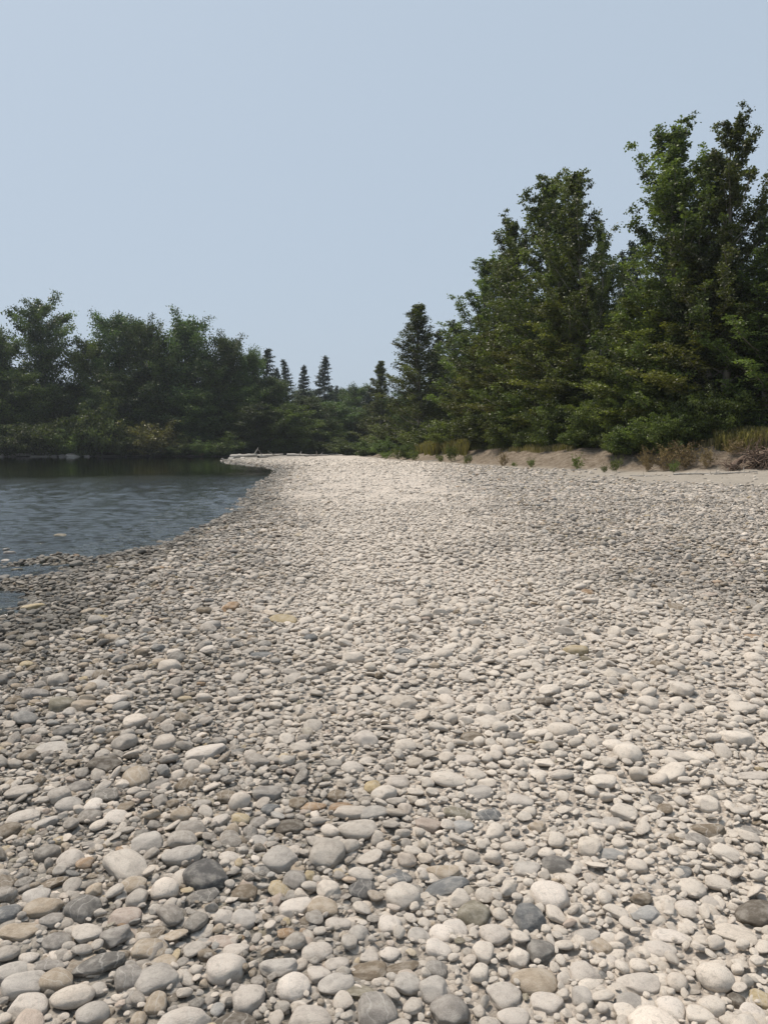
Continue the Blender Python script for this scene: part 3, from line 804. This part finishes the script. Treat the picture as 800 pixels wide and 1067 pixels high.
kind('round', 4, 26, 6.6, 'broadleaf_tree', p_round, 90, .03, 15, 52, .33, 42, M['wood'], M['bark'], sub=10, sigma=.72, patchy=.2, curve=.1, tonev=.22, droop=.1)
kind('roundb', 2, 22, 6.0, 'broadleaf_tree', p_round, 80, .03, 15, 52, .33, 42, M['woodb'], M['bark'], sub=10, sigma=.72, patchy=.15, curve=.1, tonev=.22, droop=.1)
kind('sparse', 1, 28, 6.0, 'broadleaf_tree', p_sparse, 66, .2, 5, 42, .32, 52, M['wood'], M['bark'], sub=9, sigma=.55, patchy=.3)
kind('conifer', 3, 30, 4.6, 'conifer_tree', p_conif, 120, .08, -14, 22, .55, 11, M['needle'], M['bark'], sub=8, sigma=.24, whorl=True, curve=-.1, droop=.7, aspect=.35, patchy=.12)
kind('shrub', 2, 3.0, 1.7, 'willow_shrub', p_shrub, 15, .04, 40, 70, .10, 22, M['willow'], M['bark'], sub=7, sigma=.12, stems=5, tr=.012, aspect=.35, curve=.4)
kind('dshrub', 2, 3.2, 2.0, 'leafy_shrub', p_shrub, 15, .03, 25, 65, .11, 26, M['cotton'], M['bark'], sub=8, sigma=.14, stems=5, tr=.012)
kind('fshrub', 2, 6, 4.0, 'willow_shrub', p_shrub, 14, .02, 25, 65, .30, 26, M['fwillow'], M['bark'], sub=7, sigma=.35, stems=5, tr=.012, aspect=.5)
kind('ydshrub', 1, 6, 3.6, 'yellowing_shrub', p_shrub, 14, .02, 25, 65, .26, 20, M['yellow'], M['bark'], sub=7, sigma=.32, stems=5, tr=.012)
kind('rustweed', 1, 1.1, .7, 'dry_weed', p_shrub, 9, .05, 45, 75, .06, 10, M['rust'], M['root'], sub=5, sigma=.05, stems=5, tr=.008, aspect=.4)
kind('weed', 2, .6, .45, 'green_weed', p_shrub, 8, .05, 40, 70, .055, 9, M['willow'], M['bark'], sub=4, sigma=.04, stems=4, tr=.008, aspect=.45)

PUSH = dict(spire=4.5, cotton=6.0, cottony=5.6, alder=5.6, shrub=3.6, dshrub=3.9, conifer=9)
def plant(kd, px, ytop, d, label, cat, group, wpx=None, base=None, rz=None, var=None):
    K = KIND[kd]
    tmin = PUSH.get(kd, 0) if d < 130 else 0
    if px < 380: tmin = 0
    if px < 270 and 148 < d < 160 and kd in ('round', 'roundb', 'sparse'): d += 7
    if kd in ('fshrub', 'ydshrub') and px < 220: d -= .3
    if kd in ('shrub', 'dshrub') and d < 70: tmin = random.choice((1.7, 3.3, 3.7, 4.1, 4.4))
    if kd in ('cotton', 'cottony', 'alder') and 425 < px < 488: tmin = 10
    if kd in ('alder', 'shrub', 'dshrub') and px > 742: tmin = 8
    while tmin and float(bank_t(np.array([x_at(px, d)]), np.array([d]))[0]) < tmin: d += .25
    x = x_at(px, d); z0 = tz(x, d) - .08
    Hh = (z_at(ytop, d) - z0)
    sz = Hh / K['H']
    sx = (wpx * (1.42 if kd[:6] == 'cotton' else 1.1) * d / F) / K['R'] if wpx else sz
    if wpx: sx = min(max(sx, sz * .5), sz * 2.2)
    o = empty(K['root'], (x, d, z0), random.random() * 6.28 if rz is None else rz, (sx, sx, sz))
    tag(o, label, cat, group)
    tm, cm = K['m'][random.randrange(len(K['m'])) if var is None else var]
    link(bpy.data.objects.new('trunk', tm), o); link(bpy.data.objects.new('crown', cm), o)
    return o

GR = 'cottonwoods on the right bank'
for a in [
 ('cotton',704,119,38,'tallest cottonwood with a sharp crown rising above the right bank',50,0),
 ('cotton',753,115,39.5,'tall open cottonwood just right of the tallest one',43,1),
 ('cotton',567,178,48,'twin topped tall cottonwood, left one of the middle pair',44,2),
 ('cotton',601,172,47,'tall cottonwood, right one of the middle pair',38,3),
 ('cotton',622,232,46.5,'slim cottonwood leaning on the right of the middle pair',20,0),
 ('cotton',533,218,52,'cottonwood stepping down left of the middle pair',34,1),
 ('cotton',497,266,57,'shorter cottonwood with ragged open top left of the middle pair',32,3),
 ('cotton',520,262,55,'cottonwood half hidden behind the ragged topped one',28,2),
 ('cotton',470,336,64,'small dark cottonwood behind the narrow spire tree',26,2),
 ('spire',438,318,75,'narrow spire shaped cottonwood at the left end of the bank trees',37,0),
 ('spire',396,376,108,'small thin cottonwood far off at the end of the bank',22,1),
 ('cotton',724,160,41,'cottonwood filling the gap between the two tallest trees',40,3),
 ('cotton',682,165,40,'cottonwood on the left shoulder of the tallest tree',34,2),
 ('cottony',668,292,39,'yellower cottonwood low in the gap left of the tallest tree',46,0),
 ('cottony',735,262,37,'yellow green cottonwood in front of the two tallest trees',55,1),
 ('cotton',790,232,37,'dark cottonwood at the right edge of the view',46,0),
 ('cotton',835,190,36,'big cottonwood cut off by the right edge',55,1),
 ('cotton',900,150,35,'cottonwood beyond the right edge of the view',60,2),
 ('cottony',545,318,48,'yellow green cottonwood in front of the left one of the middle pair',42,1),
 ('cottony',590,300,46,'yellow green cottonwood below the right one of the middle pair',44,0),
 ('cottony',512,345,53,'low yellow green tree with drooping branches left of middle',36,0),
 ('cotton',584,222,50,'cottonwood between the two trees of the middle pair',36,1),
 ('cotton',640,318,43,'dark cottonwood in the dip between the middle pair and tallest tree',40,3),
 ('cotton',478,385,61,'low dark cottonwood at the grassy end of the bank',26,1),
 ('cotton',455,372,70,'cottonwood tucked behind the narrow spire tree',22,3),
]: plant(a[0], a[1], a[2], a[3], a[4], 'tree', GR, a[5], var=a[6])
GA = 'low alders under the bank cottonwoods'
for a in [(610,380,43,'alder low in front of the middle cottonwoods',46),(565,392,45.5,'alder low in front of the left middle cottonwood',40),(660,378,40,'alder below the yellower cottonwood',44),
          (705,372,36.5,'bright low alder under the tallest cottonwood',46),(760,378,36,'alder low near the right edge',44),(805,372,35.5,'alder at the right edge beside the root tangle',40),
          (525,400,50,'alder near the dead white branch',36),(492,408,55,'alder at the end of the yellow grass',32),(850,370,34,'alder outside the right edge',44),
          (635,405,41,'smaller alder below the dip in the trees',34),(548,425,47,'small dark alder above the sandy slope',28),(735,400,36,'rounded alder above the sandy flat',36)]:
    plant('alder', a[0], a[1], a[2], a[3], 'tree', GA, a[4])
GS = 'shrubs along the top of the sandy bank'
for a in [('dshrub',430,438,76,'dark shrub at the foot of the narrow spire tree',18),('dshrub',495,432,56,'round dark shrub above the dead white branch',22),
          ('dshrub',486,452,58,'shrub spilling over the bank beside the yellow grass',12),('dshrub',530,436,50.5,'dark shrub overhanging the sandy slope',24),('dshrub',575,430,46.2,'shrub above the middle of the sandy slope',30),
          ('dshrub',600,446,43.2,'dark shrub reaching down the slope below the middle trees',18),('shrub',625,438,42.8,'narrow leaved shrub below the dip in the trees',26),('dshrub',655,436,40,'shrub on the bank left of the tallest tree',28),
          ('dshrub',690,428,37,'dense shrub under the tallest tree',30),('shrub',722,428,37,'bright shrub above the dry weeds',28),('dshrub',752,430,36.5,'shrub left of the yellow grass near the edge',26),
          ('shrub',790,428,36.5,'shrub behind the root tangle',26),('dshrub',552,448,47,'low shrub on the lip of the slope',16),('shrub',412,448,92,'thin shrub on the far end of the bank',14),
          ('dshrub',640,450,41,'low shrub on the lip of the bank above small weeds',16),('shrub',510,450,52.6,'low shrub just right of the dead white branch',13)]:
    plant(a[0], a[1], a[2], a[3], a[4], 'shrub', GS, a[5])
for a in [(472,437,64),(450,440,72),(585,418,50),(620,415,47),(660,410,44),(700,405,42),(740,405,41),(780,405,41),(540,420,55),(505,425,60),(820,400,40),(415,440,98)]:
    plant('dshrub', a[0], a[1], a[2], 'dark undergrowth shrub in the shade behind the bank trees', 'shrub', 'undergrowth behind the bank trees', 30)
GC = 'conifers behind the bank trees'
for a in [(801,196,62,'dark conifer rising at the right edge behind the cottonwoods',38),(783,214,70,'conifer left of the one at the right edge',30),(655,250,85,'conifer top showing in the dip between cottonwoods',26),
          (641,262,90,'second smaller conifer top in the same dip',22),(770,236,75,'lower conifer behind the open cottonwood',26),(870,180,66,'conifer outside the right edge',38),
          (455,345,120,'dark conifer behind the bank trees near the spire tree',22),(480,352,110,'conifer behind the small dark cottonwood',24),(700,260,80,'conifer hidden behind the tallest cottonwood',30),(590,290,85,'conifer behind the middle pair',30),(530,320,90,'conifer behind the stepping down cottonwood',26)]:
    plant('conifer', a[0], a[1], a[2], a[3], 'tree', GC, a[4])
GL = 'trees of the wood across the river'
for a in [('round',4,342,152,'broadleaf tree at the left edge of the view',26,0),('round',-30,330,152,'broadleaf tree beyond the left edge',34,1),('round',-85,325,152,'broad tree well outside the left edge',36,2),
          ('sparse',53,306,154,'tall open crowned tree with sky showing through near the left edge',30,0),('roundb',30,388,150,'lower tree under the left edge trees',30,0),('round',80,395,156,'low rounded tree in the dip right of the open crowned tree',26,3),
          ('round',128,326,158,'round topped tall tree, first of the three domes',30,1),('roundb',102,352,156,'smaller tree leaning on the left of the first dome',24,1),('round',160,330,162,'tree between the first and last dome',22,2),
          ('round',199,325,158,'widest domed tree with an open edge, last of the three domes',33,3),('round',176,365,155,'tree in front of the middle dome',30,0),('round',241,348,157,'pointed broadleaf right of the widest dome',24,2),
          ('round',222,378,154,'dark tree in front of the widest dome',28,1),('round',262,362,165,'smaller tree on the right shoulder of the left wood',20,0),('roundb',252,400,154,'mid green tree near the end of the left wood',26,0),
          ('round',140,385,153,'dark tree filling below the first dome',32,2),('round',60,400,153,'dark tree below the open crowned tree',32,3),('round',282,392,165,'broadleaf by the gap where the river bends',22,1),
          ('roundb',300,420,160,'light green tree over the driftwood logs',26,1),('round',322,412,172,'rounded tree before the far conifers',24,2),('round',348,416,180,'rounded tree right of the far conifers',24,3),
          ('roundb',372,428,185,'pale tree at the middle of the view',22,0),('round',374,400,205,'dark tree with a peaked top near the middle',20,0),('round',392,418,190,'dark tree left of the far thin cottonwood',20,2),
          ('round',412,412,150,'dark tree right of the far thin cottonwood',20,3),('round',356,404,255,'faint distant tree far up the valley',18,1),('round',318,405,240,'faint distant tree behind the far conifers',26,2),
          ('round',430,404,140,'tree behind the narrow spire tree',22,1),('roundb',336,436,168,'low bright tree behind the gravel spit',22,1),('round',205,405,152,'dark low tree at the water line',30,0),
          ('round',270,418,157,'dark low tree near the end of the left wood',24,3),('round',5,395,151,'dark low tree at the left edge',32,2),('round',-60,390,151,'low tree outside the left edge',36,1),
          ('round',110,400,153,'dark low tree behind the tall light shrub',28,0)]:
    plant(a[0], a[1], a[2], a[3], a[4], 'tree', GL, a[5], var=a[6])
for a in [(336,371,195,'tallest far conifer standing alone above the wood',17,0),(303,375,192,'far conifer, left of the two small ones',15,1),(317,381,200,'far conifer, right of the two small ones',14,2),(281,364,175,'dark conifer at the end of the left wood',20,0),
          (348,402,230,'tiny distant conifer between the far trees',9,1),(366,404,210,'small conifer near the middle',15,2),(385,404,190,'dark conifer mass near the middle of the view',20,0),(292,384,180,'short conifer among the far trees',11,1)]:
    plant('conifer', a[0], a[1], a[2], a[3], 'tree', 'far conifers up the valley', a[4], var=a[5])
for q in range(46):
    px = -150 + q * 15.5 + random.uniform(-5, 5)
    if px > 440: break
    plant('round', px, 408 + random.uniform(-8, 12) if px < 260 else 425 + random.uniform(-6, 8), 176 + random.uniform(0, 22) + (20 if px > 270 else 0), 'dark tree deep in the wood behind the front row', 'tree', 'deep wood trees', 24)
GB = 'shrubs on the far shore'
for a in [('fshrub',12,444,150,'low willow at the left edge of the far shore',26),('fshrub',45,438,151,'light green willow on the far shore',28),('fshrub',75,441,150,'willow right of the light green one',22),
          ('fshrub',106,408,151,'tallest light green shrub on the far shore',30),('fshrub',132,440,150,'willow between the tall shrub and the yellow one',18),('ydshrub',160,436,150.5,'yellowing rounded shrub on the far shore',24),
          ('fshrub',186,452,151,'low shrub right of the yellowing one',18),('fshrub',236,450,152,'dark shrub on the far shore near the spit',20),('fshrub',212,455,151,'small shrub beside the reddish weed',14),
          ('fshrub',262,450,158,'shrub behind the driftwood',18),('fshrub',284,440,160,'bright green shrub behind the driftwood logs',16),('fshrub',310,455,168,'shrub over the end of the logs',18),
          ('fshrub',338,457,165,'low willow behind the spit',18),('fshrub',360,456,150,'low willow at the back of the gravel',18),('fshrub',384,452,130,'willow where gravel meets the bank',16),('fshrub',403,455,112,'willow below the thin cottonwood',15),
          ('fshrub',425,462,88,'grey green shrub at the left end of the bank',8),('fshrub',-25,438,150,'willow outside the left edge',28),('fshrub',-70,440,150,'second willow outside the left edge',28)]:
    plant(a[0], a[1], a[2], a[3], a[4], 'shrub', GB, a[5])
plant('rustweed', 211, 464, 150.6, 'reddish dry weed clump on the far shore', 'weed', None, 8)
for px, yt, d, w, lb in [(690,461,39.2,12,'rusty dry weed under the tallest cottonwood'),(712,458,39,15,'rusty dry weed right of the one under the tallest tree'),(735,462,38,10,'dry weed left of the root tangle'),(672,464,40,8,'small dry weed on the bank lip'),
                         (765,455,38.5,13,'dry weed behind the root tangle'),(795,449,38.5,16,'dry weed at the right edge above the roots'),(524,468,51.4,6,'dry weed on the sandy slope')]:
    plant('rustweed', px, yt, d, lb, 'weed', 'dry weeds on the bank', w)
for px, yt, d, w, lb in [(640,474,41,4,'green weed on the sand below the dip in the trees'),(628,483,40.5,3,'small weed low on the sand'),
                         (600,472,44,5,'weed clump hanging over the slope'),(552,476,49,4,'weed on the sandy slope'),(535,480,51,3,'weed at the foot of the slope'),(430,465,78,7,'weed clump on the gravel by the bank end'),
                         (402,468,98,7,'weed clump at the far end of the gravel'),(470,460,66,6,'weed on the eroded gully'),(458,472,68,4,'small weed at the toe of the bank'),(486,472,60,5,'weed by the shrub that spills over'),
                         (700,478,38,3,'weed on the sand flat'),(415,464,88,7,'broad weed near the bank end')]:
    plant('weed', px, yt, d, lb, 'weed', 'green weeds on the sand', w)

# ---------------------------------------------------------------- grass on the bank (stuff)
def grass(name, label, mat, pts, hgt, n, seed):
    r = np.random.default_rng(seed)
    P = pts(r, n); n = len(P)
    z = terrain(P[:, 0], P[:, 1]) - .02
    hh = hgt * (.5 + .8 * r.random(n)); a = r.random(n) * 6.28; w = hh * .018 + .006
    ln = r.normal(size=(n, 2)) * .28 * hh[:, None]
    B = np.stack([P[:, 0], P[:, 1], z], 1)
    s = np.stack([np.cos(a) * w, np.sin(a) * w, 0 * a], 1)
    mid = B + np.stack([ln[:, 0] * .35, ln[:, 1] * .35, hh * .6], 1)
    tip = B + np.stack([ln[:, 0], ln[:, 1], hh], 1)
    V = np.stack([B - s, B + s, mid + s * .7, mid - s * .7, tip], 1).reshape(-1, 3)
    k = np.arange(n)[:, None] * 5
    F1 = (k + np.array([[0, 1, 2, 3]])); F2 = (k + np.array([[3, 2, 4, 4]]))
    me = mesh_from(name, V, np.concatenate([F1, F2]), [mat])
    me.validate()
    at_ = me.attributes.new('v', 'FLOAT', 'FACE'); at_.data.foreach_set('value', np.clip(r.normal(.5, .25, len(me.polygons)), 0, 1).astype(np.float32))
    tag(link(bpy.data.objects.new(name, me)), label, 'grass', kind='stuff')
def band(px0, px1, t0, t1, dmax=110):
    def f(r, n):
        out = []
        while sum(map(len, out)) < n:
            d = r.uniform(30, dmax, 40000); px = r.uniform(px0, px1, 40000)
            x = (px - 400) / F * d; t = bank_t(x, d)
            m = (t > t0) & (t < t1) & (fbm(x * .5, d * .5, 3, 90) > .42)
            out.append(np.stack([x[m], d[m]], 1))
        return np.concatenate(out)[:n]
    return f
grass('dry_grass', 'dry yellow grass on the lip of the sandy bank', M['yg'], band(432, 486, 1.6, 5.0, 90), 1.5, 9000, 1)
grass('yellow_grass', 'yellow green grass above the root tangle at the right edge', M['yg'], band(742, 835, 2.2, 5.5, 50), 1.1, 7000, 4)
grass('pale_grass', 'sparse pale grass along the top of the bank on the right', M['dryg'], band(500, 830, 2.4, 5.0, 60), .55, 9000, 2)
grass('green_grass', 'green grass and weeds at the foot of the bank trees', M['greeng'], band(380, 830, 2.6, 8, 130), .6, 16000, 3)

# ---------------------------------------------------------------- driftwood, roots and shore rocks
def gnarl(start, dirv, L, r0, seed, seg=9, wob=.10, branches=3, mat=M['drift'], name='driftwood_log', sides=8):
    r = np.random.default_rng(seed); V, Fc = [], []
    p = np.array(start, float); d = np.array(dirv, float); d /= np.linalg.norm(d); pts = [p]
    for k in range(seg):
        d = d + r.normal(size=3) * wob * np.array([1, 1, .5]); d /= np.linalg.norm(d); p = p + d * L / seg; pts.append(p)
    tube(V, Fc, pts, [r0 * (1 - .6 * k / seg) * (1 + .15 * r.normal()) for k in range(seg + 1)], sides)
    for b in range(branches):
        k = r.integers(2, seg); q = pts[k]; e = r.normal(size=3); e[2] = abs(e[2]) * .9; e = e / np.linalg.norm(e) + d * .6
        bl = L * (.12 + .2 * r.random()); bp = [q]
        for s in range(4): e = e + r.normal(size=3) * .15; q = q + e / np.linalg.norm(e) * bl / 4; bp.append(q)
        tube(V, Fc, bp, [r0 * .35 * (1 - .2 * s) for s in range(5)], 5)
    V = np.array(V); o = V.mean(0); o[2] = V[:, 2].min()
    ob = bpy.data.objects.new(name, mesh_from(name, V - o, Fc, [mat], True)); ob.location = o
    return link(ob)
def lay(px0, py0, px1, d0, d1, r0, seed, label, group='driftwood logs on the far gravel', up=.0, **k):
    x0, x1 = x_at(px0, d0), x_at(px1, d1)
    z0 = tz(x0, d0) + r0 * .7; z1 = tz(x1, d1) + r0 * .7 + up
    v = Vector((x1 - x0, d1 - d0, z1 - z0))
    o = gnarl((x0, d0, z0), v, v.length, r0, seed, **k)
    tag(o, label, 'driftwood', group); return o
lay(242, 0, 268, 128, 124, .38, 1, 'pale driftwood log at the tip of the spit', wob=.04, branches=1)
lay(262, 0, 296, 132, 127, .30, 2, 'long driftwood log behind the spit', wob=.04, branches=1)
lay(300, 0, 332, 138, 136, .30, 3, 'driftwood log lying beyond the river bend', wob=.04)
lay(318, 0, 342, 131, 133, .20, 4, 'thin driftwood log right of the river bend', wob=.05)
lay(270, 0, 282, 118, 123, .22, 5, 'short stubby driftwood log on the spit', wob=.05, branches=1)
lay(-12, 0, 36, 149, 149.5, .5, 6, 'grey log lying along the far shore at the left edge', 'logs on the left far shore', wob=.03, up=.4)
lay(-30, 0, 10, 150, 149.2, .35, 7, 'fallen trunk sticking out above the far water at the left edge', 'logs on the left far shore', wob=.03, up=2.0)
lay(34, 0, 62, 149, 150, .28, 8, 'half sunken log left of the pale rock', 'logs on the left far shore', wob=.04)
GD = 'dead branches on the sandy bank'
lay(490, 0, 506, 56.5, 54.4, .07, 9, 'bleached dead branch sticking out of the bank', GD, up=-.6, wob=.12, branches=4)
lay(510, 0, 540, 51.5, 50, .05, 10, 'thin dead branch lying across the sandy slope', GD, wob=.12)
lay(586, 0, 612, 42.5, 42.2, .035, 11, 'dead stick at the foot of the sand bank', GD, wob=.1)
lay(700, 0, 752, 35.5, 35.2, .045, 12, 'long dead branch on the sand flat before the roots', GD, wob=.08, branches=5)
lay(742, 0, 788, 34.6, 34.3, .04, 13, 'dead branch below the root tangle', GD, wob=.1, branches=5)
lay(655, 0, 690, 35.0, 34.6, .03, 14, 'thin stick on the sand under the tallest tree', GD, wob=.1)
lay(440, 0, 462, 70, 69.2, .06, 15, 'dead branch in the eroded gully', GD, wob=.12)
lay(500, 0, 512, 5.05, 5.15, .011, 16, 'short pale stick among the stones beside the jagged brown stone', 'sticks on the gravel', wob=.1, branches=1)
lay(513, 0, 530, 4.05, 3.92, .008, 17, 'orange brown stick among pale stones', 'sticks on the gravel', wob=.1, branches=0, mat=M['root'])

# tangle of roots at the right edge
def roots(px, d, label, n, size, seed):
    r = np.random.default_rng(seed); V, Fc = [], []
    x = x_at(px, d); z = tz(x, d)
    p0 = np.array([0, 0, size * .35])
    tube(V, Fc, [p0 + np.array([size * .9, .5, size * .5]), p0 + np.array([size * .3, .2, size * .2]), p0, p0 - np.array([size * .2, .2, size * .1])],
         [.16 * size, .19 * size, .22 * size, .12 * size], 9)
    for q in range(n):
        e = r.normal(size=3); e[0] -= .35; e[1] -= .2; e[2] *= .75; e /= np.linalg.norm(e)
        p = p0 + r.normal(size=3) * .18 * size; pts = [p]; L = size * (.5 + .9 * r.random())
        for s in range(6):
            e = e + r.normal(size=3) * .33; e[2] -= .05; e /= np.linalg.norm(e); p = p + e * L / 6; p = np.array([p[0], p[1], max(p[2], .01)]); pts.append(p)
        rr = size * (.012 + .03 * r.random() ** 2)
        tube(V, Fc, pts, [rr * (1 - .14 * s) for s in range(7)], 5)
    o = bpy.data.objects.new('root_tangle', mesh_from('root_tangle', V, Fc, [M['root']], True)); o.location = (x, d, z - .05)
    tag(link(o), label, 'roots', 'uprooted roots at the right edge')
roots(790, 36.4, 'big brown tangle of uprooted roots at the right edge of the bank', 110, 1.25, 1)
roots(762, 36.6, 'smaller root tangle left of the big one', 60, .8, 2)
roots(822, 35.4, 'root tangle outside the right edge', 90, 1.2, 3)

rockm = stone_mesh('shore_rock', 900, 4, .7, M['stone']); rockm2 = stone_mesh('shore_rock', 905, 4, .8, M['stone'])
for px, d, s, lb, c in [(78, 148.6, 1.1, 'pale rock at the far water line left of the tall shrub', 'lgrey'), (68, 148.8, .7, 'smaller grey rock beside the pale one', 'grey'), (2, 148.4, 1.2, 'grey rock at the left edge of the far shore', 'grey'),
                        (93, 149, .5, 'small rock right of the pale one', 'grey'), (242, 113, .42, 'rock at the tip of the spit', 'lgrey'), (254, 112, .35, 'second rock near the tip of the spit', 'pale'), (233, 116, .3, 'low rock in the water off the spit', 'grey')]:
    x = x_at(px, d); o = bpy.data.objects.new('shore_rock', rockm if s > .6 else rockm2)
    o.location = (x, d, max(tz(x, d), WATER_Z) + s * .1); o.scale = (s * 1.3, s * .8, s * .55); o.rotation_euler = (0, 0, random.random() * 6)
    o.color = (*COLS[c], 1); tag(o, lb, 'rock', 'rocks at the water line'); link(o)

# ---------------------------------------------------------------- haze, sky, sun, camera
def haze(density):
    T = NT('smoky_haze')
    pv = T.n('ShaderNodeVolumePrincipled', ins={'Density': density, 'Anisotropy': .2})
    pv.inputs['Color'].default_value = (.80, .87, .95, 1)
    T.l(pv.outputs[0], T.out.inputs['Volume'])
    x0, x1, y0, y1, z0, z1 = -330, 330, -60, 620, -2.6, 62
    v = [(x, y, z) for z in (z0, z1) for y in (y0, y1) for x in (x0, x1)]
    f = [(0, 2, 3, 1), (4, 5, 7, 6), (0, 1, 5, 4), (2, 6, 7, 3), (0, 4, 6, 2), (1, 3, 7, 5)]
    o = bpy.data.objects.new('haze', mesh_from('haze', v, f, [T.m])); tag(o, 'thin blue wildfire smoke hanging over the river', 'haze', kind='stuff'); link(o)
HAZE = 0.0002
if HAZE: haze(HAZE)

SUN_EL, SUN_AZ = R(62), R(-55)     # azimuth from +Y towards +X: ahead and to the left
world = bpy.data.worlds.new('World'); scene.world = world; world.use_nodes = True
wt = world.node_tree; wt.nodes.clear()
sky = wt.nodes.new('ShaderNodeTexSky'); sky.sky_type = 'NISHITA'; sky.sun_disc = False
sky.sun_elevation = SUN_EL; sky.sun_rotation = SUN_AZ
sky.air_density = 1.0; sky.dust_density = 4.0; sky.ozone_density = 1.5; sky.altitude = 50
mixw = wt.nodes.new('ShaderNodeMix'); mixw.data_type = 'RGBA'; mixw.inputs[0].default_value = .85
mixw.inputs[7].default_value = (4.98, 5.93, 7.0, 1)     # the even smoke veil
bgn = wt.nodes.new('ShaderNodeBackground'); bgn.inputs[1].default_value = .105
wo = wt.nodes.new('ShaderNodeOutputWorld')
wt.links.new(sky.outputs[0], mixw.inputs[6]); wt.links.new(mixw.outputs[2], bgn.inputs[0]); wt.links.new(bgn.outputs[0], wo.inputs[0])

sl = bpy.data.lights.new('sun', 'SUN'); sl.energy = 4.8; sl.angle = R(12); sl.color = (1, .90, .79)
so = bpy.data.objects.new('sun', sl); link(so)
dv = Vector((math.sin(SUN_AZ) * math.cos(SUN_EL), math.cos(SUN_AZ) * math.cos(SUN_EL), math.sin(SUN_EL)))
so.rotation_euler = dv.to_track_quat('Z', 'Y').to_euler(); so.location = (0, 0, 90)

cam = bpy.data.cameras.new('camera'); co = bpy.data.objects.new('camera', cam); link(co)
co.location = (0, 0, EYE); co.rotation_euler = (math.pi / 2 - PITCH, 0, 0)
cam.sensor_fit = 'VERTICAL'; cam.sensor_height = 36; cam.sensor_width = 27; cam.lens = F / 1067 * 36
cam.clip_end = 12000; cam.clip_start = .05
scene.camera = co
scene.render.engine = 'CYCLES'
scene.cycles.max_bounces = 6; scene.cycles.diffuse_bounces = 3; scene.cycles.glossy_bounces = 3; scene.cycles.transparent_max_bounces = 12
scene.cycles.volume_bounces = 0
scene.cycles.use_denoising = True
scene.cycles.sample_clamp_indirect = 4
scene.view_settings.view_transform = 'Standard'; scene.view_settings.look = 'None'
scene.view_settings.exposure = 0; scene.view_settings.gamma = 1
